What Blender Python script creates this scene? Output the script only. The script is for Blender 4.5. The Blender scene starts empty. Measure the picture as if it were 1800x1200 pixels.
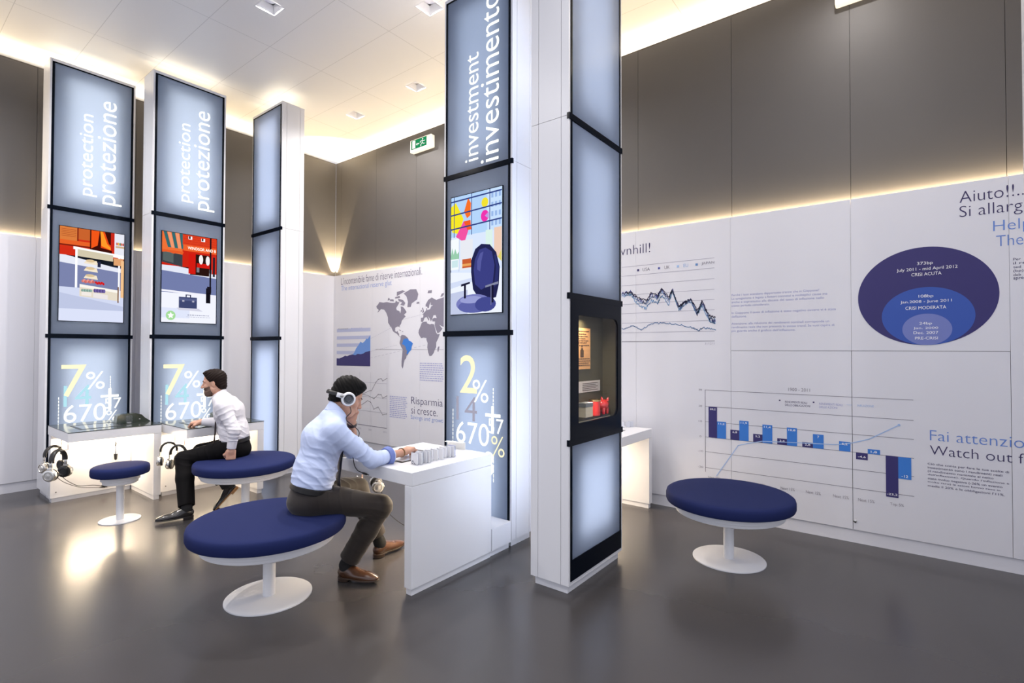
import bpy, bmesh, math, random
import numpy as np
from mathutils import Vector, Matrix
random.seed(7)
sc = bpy.context.scene
COL = sc.collection

# ------------------------------------------------------------------ camera, world, exposure
CAM = np.array([7.5415, -4.9183, 1.53])
YAW, PITCH, ROLL = .6582, .0162, .0023
def cam_axes():
    f = np.array([-math.sin(YAW), math.cos(YAW), 0]); r = np.array([math.cos(YAW), math.sin(YAW), 0]); u = np.array([0, 0, 1.])
    f, u = f*math.cos(PITCH)+u*math.sin(PITCH), u*math.cos(PITCH)-f*math.sin(PITCH)
    r, u = r*math.cos(ROLL)+u*math.sin(ROLL), u*math.cos(ROLL)-r*math.sin(ROLL)
    return r, u, f
_r, _u, _f = cam_axes()
cd = bpy.data.cameras.new('camera'); cam = bpy.data.objects.new('camera', cd); COL.objects.link(cam)
cam.matrix_world = Matrix(((_r[0], _u[0], -_f[0], CAM[0]), (_r[1], _u[1], -_f[1], CAM[1]), (_r[2], _u[2], -_f[2], CAM[2]), (0, 0, 0, 1)))
cd.sensor_width = 36; cd.lens = 901.4346/1800*36; cd.clip_start = .05
sc.camera = cam
w = bpy.data.worlds.new('world'); sc.world = w; w.use_nodes = True
w.node_tree.nodes['Background'].inputs[0].default_value = (.84, .87, 1.0, 1)
w.node_tree.nodes['Background'].inputs[1].default_value = .55
sc.view_settings.view_transform = 'Standard'; sc.view_settings.look = 'None'
sc.view_settings.exposure = 1.0; sc.view_settings.gamma = 1; sc.view_settings.use_curve_mapping = False
try: sc.cycles.use_denoising = True
except Exception: pass

H_CEIL = 4.75; H_UP = 4.635; H_LOW = 2.748
def area(name, loc, size, sy, power, col, rot=(0, 0, 0), spread=180):
    l = bpy.data.lights.new(name, 'AREA'); l.shape = 'RECTANGLE'; l.size = size; l.size_y = sy; l.energy = power; l.color = col
    l.spread = math.radians(spread)
    o = bpy.data.objects.new(name, l); COL.objects.link(o); o.location = loc; o.rotation_euler = rot
    return o
UP = (math.pi, 0, 0)
WARM = (1, .78, .46)
# LED strips hidden in the slot above the white wall panels and in the ceiling cove (they shine up)
area('slot_led_light', (-.04, -3.4, H_LOW-.03), .03, 6.6, 48, WARM, UP)
area('slot_led_light', (5.2, .04, H_LOW-.03), 10.2, .03, 74, WARM, UP)
area('cove_led_light', (-.16, -3.6, H_UP-.025), .06, 7.2, 14, (1, .87, .68), (0, math.pi+.6, 0))
area('cove_led_light', (5.2, .16, H_UP-.025), 10.6, .06, 22, (1, .87, .68), (math.pi+.6, 0, 0))
# uplighter in the corner slot
sl = bpy.data.lights.new('corner_uplighter_light', 'SPOT'); sl.energy = 230; sl.color = WARM; sl.spot_size = math.radians(58); sl.spot_blend = .18; sl.shadow_soft_size = .01
so = bpy.data.objects.new('corner_uplighter_light', sl); COL.objects.link(so); so.location = (-.009, .009, H_LOW+.006)
so.rotation_euler = Vector((-.07, .07, 1)).to_track_quat('-Z', 'Y').to_euler()
# recessed downlights
DL = [(2.81, -2.54), (2.79, -.71), (1.55, -.70), (4.0, -1.62), (5.23, -3.72), (7.2, -2.52), (7.2, -.72), (4.02, -5.0), (6.4, -5.6), (1.6, -4.9), (8.9, -4.0)]
DLW = (27, 18, 16, 19, 7, 14, 8, 15, 9, 36, 15)
for (x, y), wt in zip(DL, DLW):
    area('downlight_lamp', (x, y, H_CEIL+.022), .10, .10, wt, (1, .95, .91), (0, 0, 0), 150)

# ------------------------------------------------------------------ materials
MATS = {}
def mat(name, col, rough=.5, metal=0, spec=.5, emit=None, es=1.0, trans=0, alpha=1, sss=0, coat=0, noise=0, nscale=40, bump=0, bscale=60, sheen=0):
    if name in MATS: return MATS[name]
    m = bpy.data.materials.new(name); m.use_nodes = True; nt = m.node_tree; b = nt.nodes['Principled BSDF']
    b.inputs['Base Color'].default_value = (*col, 1); b.inputs['Roughness'].default_value = rough; b.inputs['Metallic'].default_value = metal
    b.inputs['Specular IOR Level'].default_value = spec
    if emit: b.inputs['Emission Color'].default_value = (*emit, 1); b.inputs['Emission Strength'].default_value = es
    if trans: b.inputs['Transmission Weight'].default_value = trans
    if alpha < 1: b.inputs['Alpha'].default_value = alpha
    if sss: b.inputs['Subsurface Weight'].default_value = sss; b.inputs['Subsurface Radius'].default_value = (.01, .004, .002)
    if coat: b.inputs['Coat Weight'].default_value = coat
    if sheen: b.inputs['Sheen Weight'].default_value = sheen
    tc = nt.nodes.new('ShaderNodeTexCoord')
    if noise:
        n = nt.nodes.new('ShaderNodeTexNoise'); n.inputs['Scale'].default_value = nscale; n.inputs['Detail'].default_value = 4
        nt.links.new(tc.outputs['Object'], n.inputs['Vector'])
        mr = nt.nodes.new('ShaderNodeMapRange'); mr.inputs[3].default_value = 1-noise; mr.inputs[4].default_value = 1+noise
        nt.links.new(n.outputs[0], mr.inputs[0])
        mx = nt.nodes.new('ShaderNodeMix'); mx.data_type = 'RGBA'; mx.blend_type = 'MULTIPLY'; mx.inputs[0].default_value = 1
        mx.inputs[6].default_value = (*col, 1); nt.links.new(mr.outputs[0], mx.inputs[7]); nt.links.new(mx.outputs[2], b.inputs['Base Color'])
    if bump:
        n2 = nt.nodes.new('ShaderNodeTexNoise'); n2.inputs['Scale'].default_value = bscale; n2.inputs['Detail'].default_value = 3
        nt.links.new(tc.outputs['Object'], n2.inputs['Vector'])
        bp = nt.nodes.new('ShaderNodeBump'); bp.inputs['Strength'].default_value = bump; bp.inputs['Distance'].default_value = .004
        nt.links.new(n2.outputs[0], bp.inputs['Height']); nt.links.new(bp.outputs[0], b.inputs['Normal'])
    MATS[name] = m
    return m
def srgb(r, g, b):
    f = lambda c: (c/255/12.92) if c/255 <= .04045 else ((c/255+.055)/1.055)**2.4
    return (f(r), f(g), f(b))
WHITE = mat('white_lacquer', (.74, .74, .77), .32, noise=.015, nscale=3)
WPAN = mat('white_wall_panel', (.70, .70, .75), .42, noise=.015, nscale=2)
BROWN = mat('brown_satin_wall_panel', (.092, .086, .086), .5, metal=.15, noise=.05, nscale=3)
DARKGAP = mat('dark_gap', (.05, .05, .055), .8)
NAVY = mat('navy_black_glass', (.002, .004, .009), .15, spec=.08)
BLACK = mat('black_plastic', (.012, .012, .013), .35)
CHROME = mat('brushed_silver', (.72, .70, .66), .22, metal=1)
BLUEF = mat('blue_fabric', (.013, .020, .084), .85, noise=.10, nscale=300, bump=.15, bscale=500, spec=.12)
SWHITE = mat('white_powder_coat', (.76, .76, .78), .30)
def floor_mat():
    m = mat('grey_resin_floor', (.12, .112, .108), .30, spec=.5); nt = m.node_tree; b = nt.nodes['Principled BSDF']
    tc = nt.nodes.new('ShaderNodeTexCoord'); n = nt.nodes.new('ShaderNodeTexNoise'); n.inputs['Scale'].default_value = 1.3; n.inputs['Detail'].default_value = 5
    nt.links.new(tc.outputs['Object'], n.inputs['Vector'])
    r = nt.nodes.new('ShaderNodeMapRange'); r.inputs[3].default_value = .21; r.inputs[4].default_value = .30; nt.links.new(n.outputs[0], r.inputs[0]); nt.links.new(r.outputs[0], b.inputs['Roughness'])
    c = nt.nodes.new('ShaderNodeMix'); c.data_type = 'RGBA'; c.inputs[6].default_value = (.043, .040, .041, 1); c.inputs[7].default_value = (.052, .048, .049, 1)
    nt.links.new(n.outputs[0], c.inputs[0]); nt.links.new(c.outputs[2], b.inputs['Base Color'])
    return m
def ceil_mat():
    m = mat('perforated_white_ceiling', (.85, .84, .84), .38, metal=.0); nt = m.node_tree; b = nt.nodes['Principled BSDF']
    tc = nt.nodes.new('ShaderNodeTexCoord'); sp = nt.nodes.new('ShaderNodeSeparateXYZ'); nt.links.new(tc.outputs['Object'], sp.inputs[0])
    def math_(op, a, v=None):
        n = nt.nodes.new('ShaderNodeMath'); n.operation = op
        for i, q in enumerate((a, v)):
            if q is None: continue
            if hasattr(q, 'links'): nt.links.new(q, n.inputs[i])
            else: n.inputs[i].default_value = q
        return n.outputs[0]
    def seam(o, off, step, wd):
        a = math_('FLOORED_MODULO', math_('SUBTRACT', o, off), step)
        return math_('LESS_THAN', a, wd)
    s = math_('MAXIMUM', seam(sp.outputs[0], 2.185, 1.22, .006), seam(sp.outputs[1], -2.223, .60, .005))
    vo = nt.nodes.new('ShaderNodeTexVoronoi'); vo.inputs['Scale'].default_value = 110; vo.inputs['Randomness'].default_value = 0
    nt.links.new(tc.outputs['Object'], vo.inputs['Vector'])
    dots = math_('LESS_THAN', vo.outputs['Distance'], .22)
    k = math_('MAXIMUM', math_('MULTIPLY', s, .36), math_('MULTIPLY', dots, .22))
    mx = nt.nodes.new('ShaderNodeMix'); mx.data_type = 'RGBA'; mx.inputs[6].default_value = (.85, .84, .84, 1); mx.inputs[7].default_value = (.2, .2, .2, 1)
    nt.links.new(k, mx.inputs[0]); nt.links.new(mx.outputs[2], b.inputs['Base Color'])
    return m
def glow_mat(name, col, s):
    if name in MATS: return MATS[name]
    m = bpy.data.materials.new(name); m.use_nodes = True; nt = m.node_tree; nt.nodes.clear()
    e = nt.nodes.new('ShaderNodeEmission'); e.inputs[0].default_value = (*col, 1); e.inputs[1].default_value = s
    o = nt.nodes.new('ShaderNodeOutputMaterial'); nt.links.new(e.outputs[0], o.inputs[0]); MATS[name] = m
    return m
def pane_mat():
    # frosted lightbox pane: lets the tubes behind it glow through, with a thin clear gloss
    m = bpy.data.materials.new('frosted_lightbox_pane'); m.use_nodes = True; nt = m.node_tree; nt.nodes.clear()
    t = nt.nodes.new('ShaderNodeBsdfTranslucent'); t.inputs[0].default_value = (.81, .865, .97, 1)
    d = nt.nodes.new('ShaderNodeBsdfDiffuse'); d.inputs[0].default_value = (.025, .032, .045, 1)
    a = nt.nodes.new('ShaderNodeAddShader'); nt.links.new(t.outputs[0], a.inputs[0]); nt.links.new(d.outputs[0], a.inputs[1])
    g = nt.nodes.new('ShaderNodeBsdfGlossy'); g.inputs['Roughness'].default_value = .28
    fr = nt.nodes.new('ShaderNodeFresnel'); fr.inputs[0].default_value = 1.28
    mx = nt.nodes.new('ShaderNodeMixShader'); nt.links.new(fr.outputs[0], mx.inputs[0]); nt.links.new(a.outputs[0], mx.inputs[1]); nt.links.new(g.outputs[0], mx.inputs[2])
    o = nt.nodes.new('ShaderNodeOutputMaterial'); nt.links.new(mx.outputs[0], o.inputs[0])
    return m
def clear_mat(name, col, rough=.02, k=.12):
    # thin clear sheet: mostly see-through, a little gloss
    m = bpy.data.materials.new(name); m.use_nodes = True; nt = m.node_tree; nt.nodes.clear()
    t = nt.nodes.new('ShaderNodeBsdfTransparent'); t.inputs[0].default_value = (*col, 1)
    g = nt.nodes.new('ShaderNodeBsdfGlossy'); g.inputs['Roughness'].default_value = rough
    mx = nt.nodes.new('ShaderNodeMixShader'); mx.inputs[0].default_value = k
    nt.links.new(t.outputs[0], mx.inputs[1]); nt.links.new(g.outputs[0], mx.inputs[2])
    o = nt.nodes.new('ShaderNodeOutputMaterial'); nt.links.new(mx.outputs[0], o.inputs[0]); MATS[name] = m
    return m
PANE = pane_mat()
GLASS = clear_mat('clear_glass', (.96, .97, .96), .02, .05)
ACRYL = clear_mat('clear_acrylic', (.95, .96, .98), .08, .10)

# ------------------------------------------------------------------ mesh helpers
class MB:
    def __init__(s): s.v = []; s.f = []; s.m = []; s.mats = []; s.smooth = []
    def _mi(s, m):
        if m not in s.mats: s.mats.append(m)
        return s.mats.index(m)
    def add(s, vs, fs, m, sm=False):
        o = len(s.v); s.v += [tuple(v) for v in vs]; mi = s._mi(m)
        for f in fs: s.f.append(tuple(i+o for i in f)); s.m.append(mi); s.smooth.append(sm)
        return s
    def box(s, a, b, m, bev=0):
        if bev:
            bm = bmesh.new(); bmesh.ops.create_cube(bm, size=1)
            c = [(a[i]+b[i])/2 for i in range(3)]; d = [abs(b[i]-a[i]) for i in range(3)]
            for v in bm.verts: v.co = Vector([c[i]+v.co[i]*d[i] for i in range(3)])
            bmesh.ops.bevel(bm, geom=bm.edges[:], offset=bev, segments=2, affect='EDGES', profile=.5)
            return s.bm(bm, m)
        x0, y0, z0 = [min(a[i], b[i]) for i in range(3)]; x1, y1, z1 = [max(a[i], b[i]) for i in range(3)]
        vs = [(x0, y0, z0), (x1, y0, z0), (x1, y1, z0), (x0, y1, z0), (x0, y0, z1), (x1, y0, z1), (x1, y1, z1), (x0, y1, z1)]
        return s.add(vs, [(0, 3, 2, 1), (4, 5, 6, 7), (0, 1, 5, 4), (1, 2, 6, 5), (2, 3, 7, 6), (3, 0, 4, 7)], m)
    def bm(s, bm, m, sm=False):
        bm.verts.index_update(); s.add([v.co[:] for v in bm.verts], [[v.index for v in f.verts] for f in bm.faces], m, sm); bm.free(); return s
    def poly(s, pts, m): return s.add(pts, [tuple(range(len(pts)))], m)
    def lathe(s, prof, c, m, n=64, axis=(0, 0, 1), sm=True):
        q = Vector((0, 0, 1)).rotation_difference(Vector(axis)); c = Vector(c); vs = []; fs = []
        for r, z in prof:
            for i in range(n):
                a = 2*math.pi*i/n; vs.append(c+q @ Vector((r*math.cos(a), r*math.sin(a), z)))
        for j in range(len(prof)-1):
            for i in range(n): fs.append((j*n+i, j*n+(i+1) % n, (j+1)*n+(i+1) % n, (j+1)*n+i))
        if prof[0][0] > 1e-6: fs.append(tuple(reversed(range(n))))
        if prof[-1][0] > 1e-6: fs.append(tuple(range((len(prof)-1)*n, len(prof)*n)))
        return s.add(vs, fs, m, sm)
    def tube(s, pts, r, m, n=8, sm=True, flat=None):
        pts = [Vector(p) for p in pts]; vs = []; fs = []; N = len(pts); up = None
        for i, p in enumerate(pts):
            t = (pts[min(i+1, N-1)]-pts[max(i-1, 0)]).normalized()
            if up is None: up = t.orthogonal().normalized() if flat is None else Vector(flat)
            if flat is not None: up = Vector(flat)
            sd = t.cross(up).normalized(); up2 = sd.cross(t).normalized()
            if flat is None: up = up2
            rr = r if isinstance(r, (tuple, list)) else (r, r)
            for k in range(n):
                a = 2*math.pi*k/n; vs.append(p+sd*rr[0]*math.cos(a)+up2*rr[1]*math.sin(a))
        for i in range(N-1):
            for k in range(n): fs.append((i*n+k, i*n+(k+1) % n, (i+1)*n+(k+1) % n, (i+1)*n+k))
        fs.append(tuple(reversed(range(n)))); fs.append(tuple(range((N-1)*n, N*n)))
        return s.add(vs, fs, m, sm)
    def build(s, name, parent=None, loc=None):
        me = bpy.data.meshes.new(name); me.from_pydata(s.v, [], s.f)
        for m in s.mats: me.materials.append(m)
        me.polygons.foreach_set('material_index', s.m); me.polygons.foreach_set('use_smooth', s.smooth); me.update()
        bm = bmesh.new(); bm.from_mesh(me); bmesh.ops.recalc_face_normals(bm, faces=bm.faces); bm.to_mesh(me); bm.free()
        o = bpy.data.objects.new(name, me); COL.objects.link(o)
        if parent is not None: o.parent = parent
        if loc is not None: o.location = loc
        if any(s.smooth): 
            try: me.set_sharp_from_angle(angle=math.radians(40))
            except Exception: pass
        return o
def tag(o, label, cat, group=None, kind=None):
    o['label'] = label; o['category'] = cat
    if group: o['group'] = group
    if kind: o['kind'] = kind
    return o
def thing(name, label, cat, loc, rz=0, group=None):
    o = bpy.data.objects.new(name, None); o.empty_display_size = .1; COL.objects.link(o); o.location = loc; o.rotation_euler = (0, 0, rz)
    return tag(o, label, cat, group)
def struct(o): o['kind'] = 'structure'; return o
def dup(root, loc, rz=0, label=None, scale=None):
    r = root.copy(); COL.objects.link(r); r.location = loc; r.rotation_euler = (0, 0, rz)
    if label: r['label'] = label
    if scale: r.scale = (scale,)*3
    for ch in list(root.children):
        c = ch.copy(); COL.objects.link(c); c.parent = r
        for g in list(ch.children):
            d = g.copy(); COL.objects.link(d); d.parent = c
    return r
def text_mesh(s, bold=0.0):
    """verts2d, faces of a flat text, bounding box normalised to 0..1"""
    cu = bpy.data.curves.new('t', 'FONT'); cu.body = s; cu.resolution_u = 4; cu.offset = bold; cu.fill_mode = 'FRONT'
    ob = bpy.data.objects.new('t', cu); COL.objects.link(ob)
    dg = bpy.context.evaluated_depsgraph_get(); dg.update(); me = bpy.data.meshes.new_from_object(ob.evaluated_get(dg))
    v = np.array([q.co[:2] for q in me.vertices]); f = [tuple(p.vertices) for p in me.polygons]
    bpy.data.objects.remove(ob); bpy.data.curves.remove(cu); bpy.data.meshes.remove(me)
    lo, hi = v.min(0), v.max(0)
    return (v-lo)/(hi-lo), f, (hi-lo)
def fit_text(mb, s, fn, u0, u1, v0, v1, m, bold=0.0, vert=False):
    """text laid in box u0..u1, v0..v1 of a surface; fn(u,v) -> point.  vert: reads upwards"""
    v, f, _ = text_mesh(s, bold)
    if vert: pts = [fn(u1-(u1-u0)*q[1], v0+(v1-v0)*q[0]) for q in v]
    else: pts = [fn(u0+(u1-u0)*q[0], v0+(v1-v0)*q[1]) for q in v]
    mb.add(pts, f, m)
def line2(mb, pts, wd, fn, m):
    pts = [np.array(p, float) for p in pts]
    for a, b in zip(pts[:-1], pts[1:]):
        d = b-a; L = np.hypot(*d)
        if L < 1e-6: continue
        n = np.array([-d[1], d[0]])/L*wd/2; e = d/L*wd*.3
        mb.poly([fn(*(a-n-e)), fn(*(b-n+e)), fn(*(b+n+e)), fn(*(a+n-e))], m)
def rect2(mb, u0, v0, u1, v1, fn, m): mb.poly([fn(u0, v0), fn(u1, v0), fn(u1, v1), fn(u0, v1)], m)

# ------------------------------------------------------------------ the setting
XE, YE = 10.6, -8.0
mb = MB(); mb.box((-.35, YE, -.12), (XE, .35, 0), floor_mat()); struct(mb.build('floor'))
# ceiling, with a square hole for every downlight
CM = ceil_mat(); mb = MB(); hs = .092
xs = sorted({-.35, XE} | {x-hs for x, _ in DL} | {x+hs for x, _ in DL}); ys = sorted({YE, .35} | {y-hs for _, y in DL} | {y+hs for _, y in DL})
for i in range(len(xs)-1):
    for j in range(len(ys)-1):
        cx, cy = (xs[i]+xs[i+1])/2, (ys[j]+ys[j+1])/2
        if any(abs(cx-x) < hs and abs(cy-y) < hs for x, y in DL): continue
        mb.poly([(xs[i], ys[j], H_CEIL), (xs[i], ys[j+1], H_CEIL), (xs[i+1], ys[j+1], H_CEIL), (xs[i+1], ys[j], H_CEIL)], CM)
mb.box((-.35, YE, H_CEIL+.16), (XE, .35, H_CEIL+.2), CM)
struct(mb.build('ceiling'))
# upper brown panels (left at x=-.06, right at y=+.06), 3 mm joints, dark backing
def upper(name, cuts, mp, back):
    mb = MB()
    for a, b in zip(cuts[:-1], cuts[1:]): mb.box(mp(a+.0015, 0, 2.55), mp(b-.0015, .02, H_UP), BROWN)
    mb.box(mp(cuts[0], .02, 0), mp(cuts[-1], .05, H_UP-.005), DARKGAP)
    mb.box(mp(cuts[0], 0, H_UP), mp(cuts[-1], .02, H_UP+.012), mat('dark_edge_trim', (.05, .04, .035), .5))
    mb.box(mp(cuts[0], .27, 0), mp(cuts[-1], .29, H_CEIL+.2), WHITE)
    return struct(mb.build(name))
ML = lambda a, d, z: (-.06-d, -a, z)
MR = lambda a, d, z: (a, .06+d, z)
upper('wall_left', [-.06, .92, 1.84, 2.76, 3.68, 4.6, 5.52, 8.0], ML, 0)
upper('wall_right', [-.06, .10, 1.02, 1.94, 2.86, 3.5, 4.42, 5.34, 6.26, 7.18, 8.1, 9.02, 10.6], MR, 0)
# lower white panels in front of them, 60 mm out, top edge hides the LED slot
def lower(cuts, mp, zcuts, n0):
    k = n0
    for a, b in zip(cuts[:-1], cuts[1:]):
        for z0, z1 in zcuts(a):
            mb = MB(); g = .0018 if z1 < 1.6 else .0008; mb.box(mp(a+g, 0, z0+.0015), mp(b-g, .018, z1-.0015), WPAN); struct(mb.build('trim_%d' % k)); k += 1
    return k
PL = lambda a, d, z: (-d, -a, z)
PR = lambda a, d, z: (a, d, z)
k = lower([0, .92, 1.84, 2.76, 3.68, 4.6, 5.52, 8.0], PL, lambda a: [(.105, H_LOW)], 1)
k = lower([0, 1.02, 2.10, 3.02, 3.94, 4.42, 5.34, 6.26, 7.18, 8.1, 9.02, 10.6], PR, lambda a: [(.105, 1.527), (1.527, H_LOW)] if a in (6.26, 7.18) else [(.105, H_LOW)], k)
mb = MB(); mb.box((-.05, -8, .11), (-.03, 0, H_LOW-.06), DARKGAP); mb.box((0, .03, .11), (10.6, .05, H_LOW-.06), DARKGAP); struct(mb.build('trim_%d' % k)); k += 1
mb = MB(); mb.box((-.04, -8, 0), (-.012, 0, .102), WPAN); struct(mb.build('baseboard_left'))
mb = MB(); mb.box((-.012, .012, 0), (10.6, .04, .102), WPAN); struct(mb.build('baseboard_right'))
# small lock in the access panel
mb = MB(); mb.lathe([(.012, 0), (.012, .004), (.008, .006), (0, .006)], (7.195, 0, .175), CHROME, 20, (0, -1, 0)); mb.lathe([(.006, .006), (.006, .008), (0, .008)], (7.195, 0, .168), BLACK, 12, (0, -1, 0))
tag(mb.build('panel_lock'), 'small round metal lock low on the white wall panel joint', 'lock')

# downlights
def make_downlight():
    t = thing('downlight', 'x', 'ceiling light', (0, 0, H_CEIL), 0, 'square recessed ceiling downlights')
    a, b, h = .092, .05, .075; mb = MB()
    o = [(-a, -a, 0), (a, -a, 0), (a, a, 0), (-a, a, 0)]; i = [(-b*1.3, -b*1.3, h), (b*1.3, -b*1.3, h), (b*1.3, b*1.3, h), (-b*1.3, b*1.3, h)]
    mb.add(o+i, [(0, 1, 5, 4), (1, 2, 6, 5), (2, 3, 7, 6), (3, 0, 4, 7)], SWHITE)
    c = a+.012
    mb.add([(-c, -c, -.003), (c, -c, -.003), (c, c, -.003), (-c, c, -.003)]+[(x, y, -.003) for x, y, _ in o], [(0, 1, 5, 4), (1, 2, 6, 5), (2, 3, 7, 6), (3, 0, 4, 7)], SWHITE)
    mb.build('reflector', t)
    mb = MB(); mb.lathe([(0, .0), (.06, 0), (.062, .012), (0, .012)], (0, 0, h-.004), mat('lamp_glass', (.8, .8, .9), .2), 28); mb.build('lamp_lens', t)
    return t
d0 = make_downlight()
dl_labels = ['square downlight cut by the top edge, above the two seated people', 'square downlight nearest the green exit sign', 'square downlight farthest back, closest to the room corner',
             'square downlight left of the top of the investment column', 'square downlight over the middle of the floor', 'square downlight in front of the bubble diagram wall', 'square downlight close to the bubble diagram wall',
             'square downlight in the front row, left one', 'square downlight in the front row, right one', 'square downlight in front of the leftmost column', 'square downlight at the far right of the room']
for i, (x, y) in enumerate(DL):
    o = d0 if i == 0 else dup(d0, (x, y, H_CEIL)); o.location = (x, y, H_CEIL); o['label'] = dl_labels[i]
    # only the first few can be seen in the photo
# exit signs
def exit_sign(label, x0, z0):
    t = thing('exit_sign', label, 'exit sign', (x0, .06, z0), 0)
    W, H, D = .435, .178, .075
    mb = MB(); mb.box((0, -D, 0), (W, 0, H), mat('sign_housing', (.85, .83, .78), .4, emit=(1, .95, .85), es=.14), .012); mb.build('housing', t)
    G = glow_mat('exit_green', srgb(40, 150, 95), .46); Wg = glow_mat('exit_white', (1, 1, .95), .55)
    fn = lambda u, v: (u*W, -D-.002, v*H)
    mb = MB(); rect2(mb, .06, .20, .80, .93, fn, G); mb.build('sign_face', t)
    fn2 = lambda u, v: (u*W, -D-.0035, v*H)
    mb = MB(); rect2(mb, .12, .25, .27, .88, fn2, Wg)
    mb.poly([fn2(.30, .52), fn2(.36, .40), fn2(.36, .49), fn2(.46, .49), fn2(.46, .56), fn2(.36, .56), fn2(.36, .64)], Wg)
    a = [fn2(.62+.028*math.cos(i*.4488), .80+.07*math.sin(i*.4488)) for i in range(14)]; mb.poly(a, Wg)
    for p in [[(.60, .70), (.60, .48)], [(.60, .50), (.53, .38), (.53, .27)], [(.60, .50), (.67, .40), (.73, .40)], [(.59, .69), (.52, .66), (.50, .56)], [(.61, .69), (.68, .60), (.72, .64)]]:
        line2(mb, p, .035, lambda u, v: fn2(u, v), Wg)
    mb.build('pictogram', t)
    return t
exit_sign('green running man exit sign on the brown wall left of the investment column', 1.885, 4.355)
exit_sign('white framed exit sign high on the right wall, cut by the top edge', 7.085, 4.36)

# ------------------------------------------------------------------ lightbox columns (local frame: u = x to the right, front = -y, z up)
CW, CD, CH = .75, .29, 4.58
LW = glow_mat('letter_white', (1, 1, .90), .78); LY = glow_mat('letter_yellow', (1, .88, .55), .62); LB = glow_mat('letter_blue', (.46, .78, .88), .52); LM = glow_mat('letter_mauve', (.56, .54, .68), .36)
def column(label, loc, rz, kind, powers, tint=(1, 1, 1)):
    t = thing('lightbox_column', label, 'display column', loc, rz)
    a = CW/2; zt = CH
    # casing: narrow sides in three strips, back, top and bottom rails
    mb = MB()
    for s in (-1, 1):
        for y0, y1 in ((0.0, .056), (.0592, .2308), (.234, CD)):
            for z0, z1 in ((.055, 3.015), (3.018, zt)): mb.box((s*a, y0, z0), (s*(a-.018), y1, z1), WHITE)
        mb.box((s*(a-.018), .004, .055), (s*(a-.022), CD-.01, zt-.01), DARKGAP)
    if kind == 'showcase':
        for z0, z1 in ((.055, .12), (1.64, 1.70), (2.985, 3.04), (zt-.05, zt)): mb.box((-a+.0181, CD-.015, z0), (a-.0181, CD-.0002, z1), WHITE)
        mb.box((-a+.0181, CD-.015, .055), (-a+.03, CD, zt), WHITE); mb.box((a-.03, CD-.015, .055), (a-.0181, CD, zt), WHITE)
        mb.box((-a+.03, .128, .9), (a-.03, .132, 1.9), DARKGAP)
    else: mb.box((-a+.0181, CD-.015, .055), (a-.0181, CD, zt), WHITE)
    mb.box((-a+.02, .0, zt-.03), (a-.02, CD-.015, zt-.001), WHITE); mb.box((-a+.02, 0, .055), (a-.02, CD-.015, .078), WHITE)
    mb.build('casing', t)
    mb = MB(); mb.box((-a+.022, .022, 0), (a-.022, CD-.022, .0548), WHITE); mb.build('plinth', t)
    LINER = mat('added_dimming_liner', (.12, .17, .23), .7); yl = .126 if kind == 'showcase' else CD-.018  # added dark bluish lining, cuts the inner bounce so pane edges fall off
    mb = MB(); mb.box((-a+.0225, .006, .08), (-a+.027, yl, zt-.04), LINER); mb.box((a-.027, .006, .08), (a-.0225, yl, zt-.04), LINER)
    if kind != 'showcase': mb.box((-a+.027, yl-.004, .08), (a-.027, yl, zt-.04), LINER)
    else:
        for z0, z1 in ((.08, .93), (1.88, zt-.04)): mb.box((-a+.027, yl-.004, z0), (a-.027, yl, z1), LINER)
    for z in (1.665, 3.012): 
        if kind != 'showcase' or z > 2: mb.box((-a+.027, .014, z-.006), (a-.027, yl-.004, z+.006), LINER)
    mb.build('dimming_liner', t)
    # dark glass edge frame with the cross bars
    mb = MB(); e = .020; fa = a-.019
    mb.box((-fa, -.004, .08), (-fa+e, .012, zt-.032), NAVY); mb.box((fa-e, -.004, .08), (fa, .012, zt-.032), NAVY)
    for z in ((1.872, .945, 3.012) if kind == 'showcase' else (1.665, 3.012)): mb.box((-a-.003, -.007, z-.020), (a+.003, .012, z+.020), NAVY)
    mb.box((-fa, -.004, zt-.045), (fa, .012, zt-.032), NAVY)
    if kind == 'showcase': mb.box((-fa, -.005, .08), (fa, .012, .208), NAVY)
    mb.build('frame', t)
    segs = [(.21 if kind == 'showcase' else .08, 1.641 if kind != 'showcase' else .93), (1.689 if kind != 'showcase' else 1.88, 2.988), (3.036, zt-.045)]
    for (z0, z1), p in zip(segs, powers):
        mb = MB(); mb.box((-fa+e, -.001, z0), (fa-e, .003, z1), PANE); mb.build('light_panel', t)
        if p:
            l = area('lightbox_lamp', (0, .092, (z0+z1)/2), CW-.31, (z1-z0)-.21, p, tint, (-math.pi/2, 0, 0)); l.parent = t
    if kind == 'showcase':
        for (z0, z1), p in zip(((.12, 1.64), (1.70, 2.985), (3.04, zt-.05)), (6.6, 5.2, 5.4)):
            mb = MB(); mb.box((-a+.03, CD-.006, z0), (a-.03, CD-.002, z1), PANE); mb.build('light_panel', t)
            l = area('lightbox_lamp', (0, CD-.085, (z0+z1)/2), CW-.34, (z1-z0)-.24, p, (1, .97, .93), (math.pi/2, 0, 0)); l.parent = t
    # thin LED line on top, washing the ceiling
    mb = MB(); mb.box((-a+.03, .03, zt), (a-.03, CD-.03, zt+.012), mat('led_cover', (.9, .9, .85), .4, emit=(1, .9, .72), es=.75)); mb.build('top_light', t)
    l = area('column_top_lamp', (0, CD/2, zt+.03), CW-.08, CD-.08, .10, (1, .88, .70), UP); l.parent = t
    # plinth box the desk backs onto
    if kind in ('screen',):
        mb = MB(); mb.box((-a, -.235, .045), (a, -.006, .205), WHITE); mb.box((-a+.02, -.235, 0), (a-.02, -.01, .045), WHITE); mb.build('plinth_box', t)
    return t
S = lambda y: (lambda u, v: (u, y, v))
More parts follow.
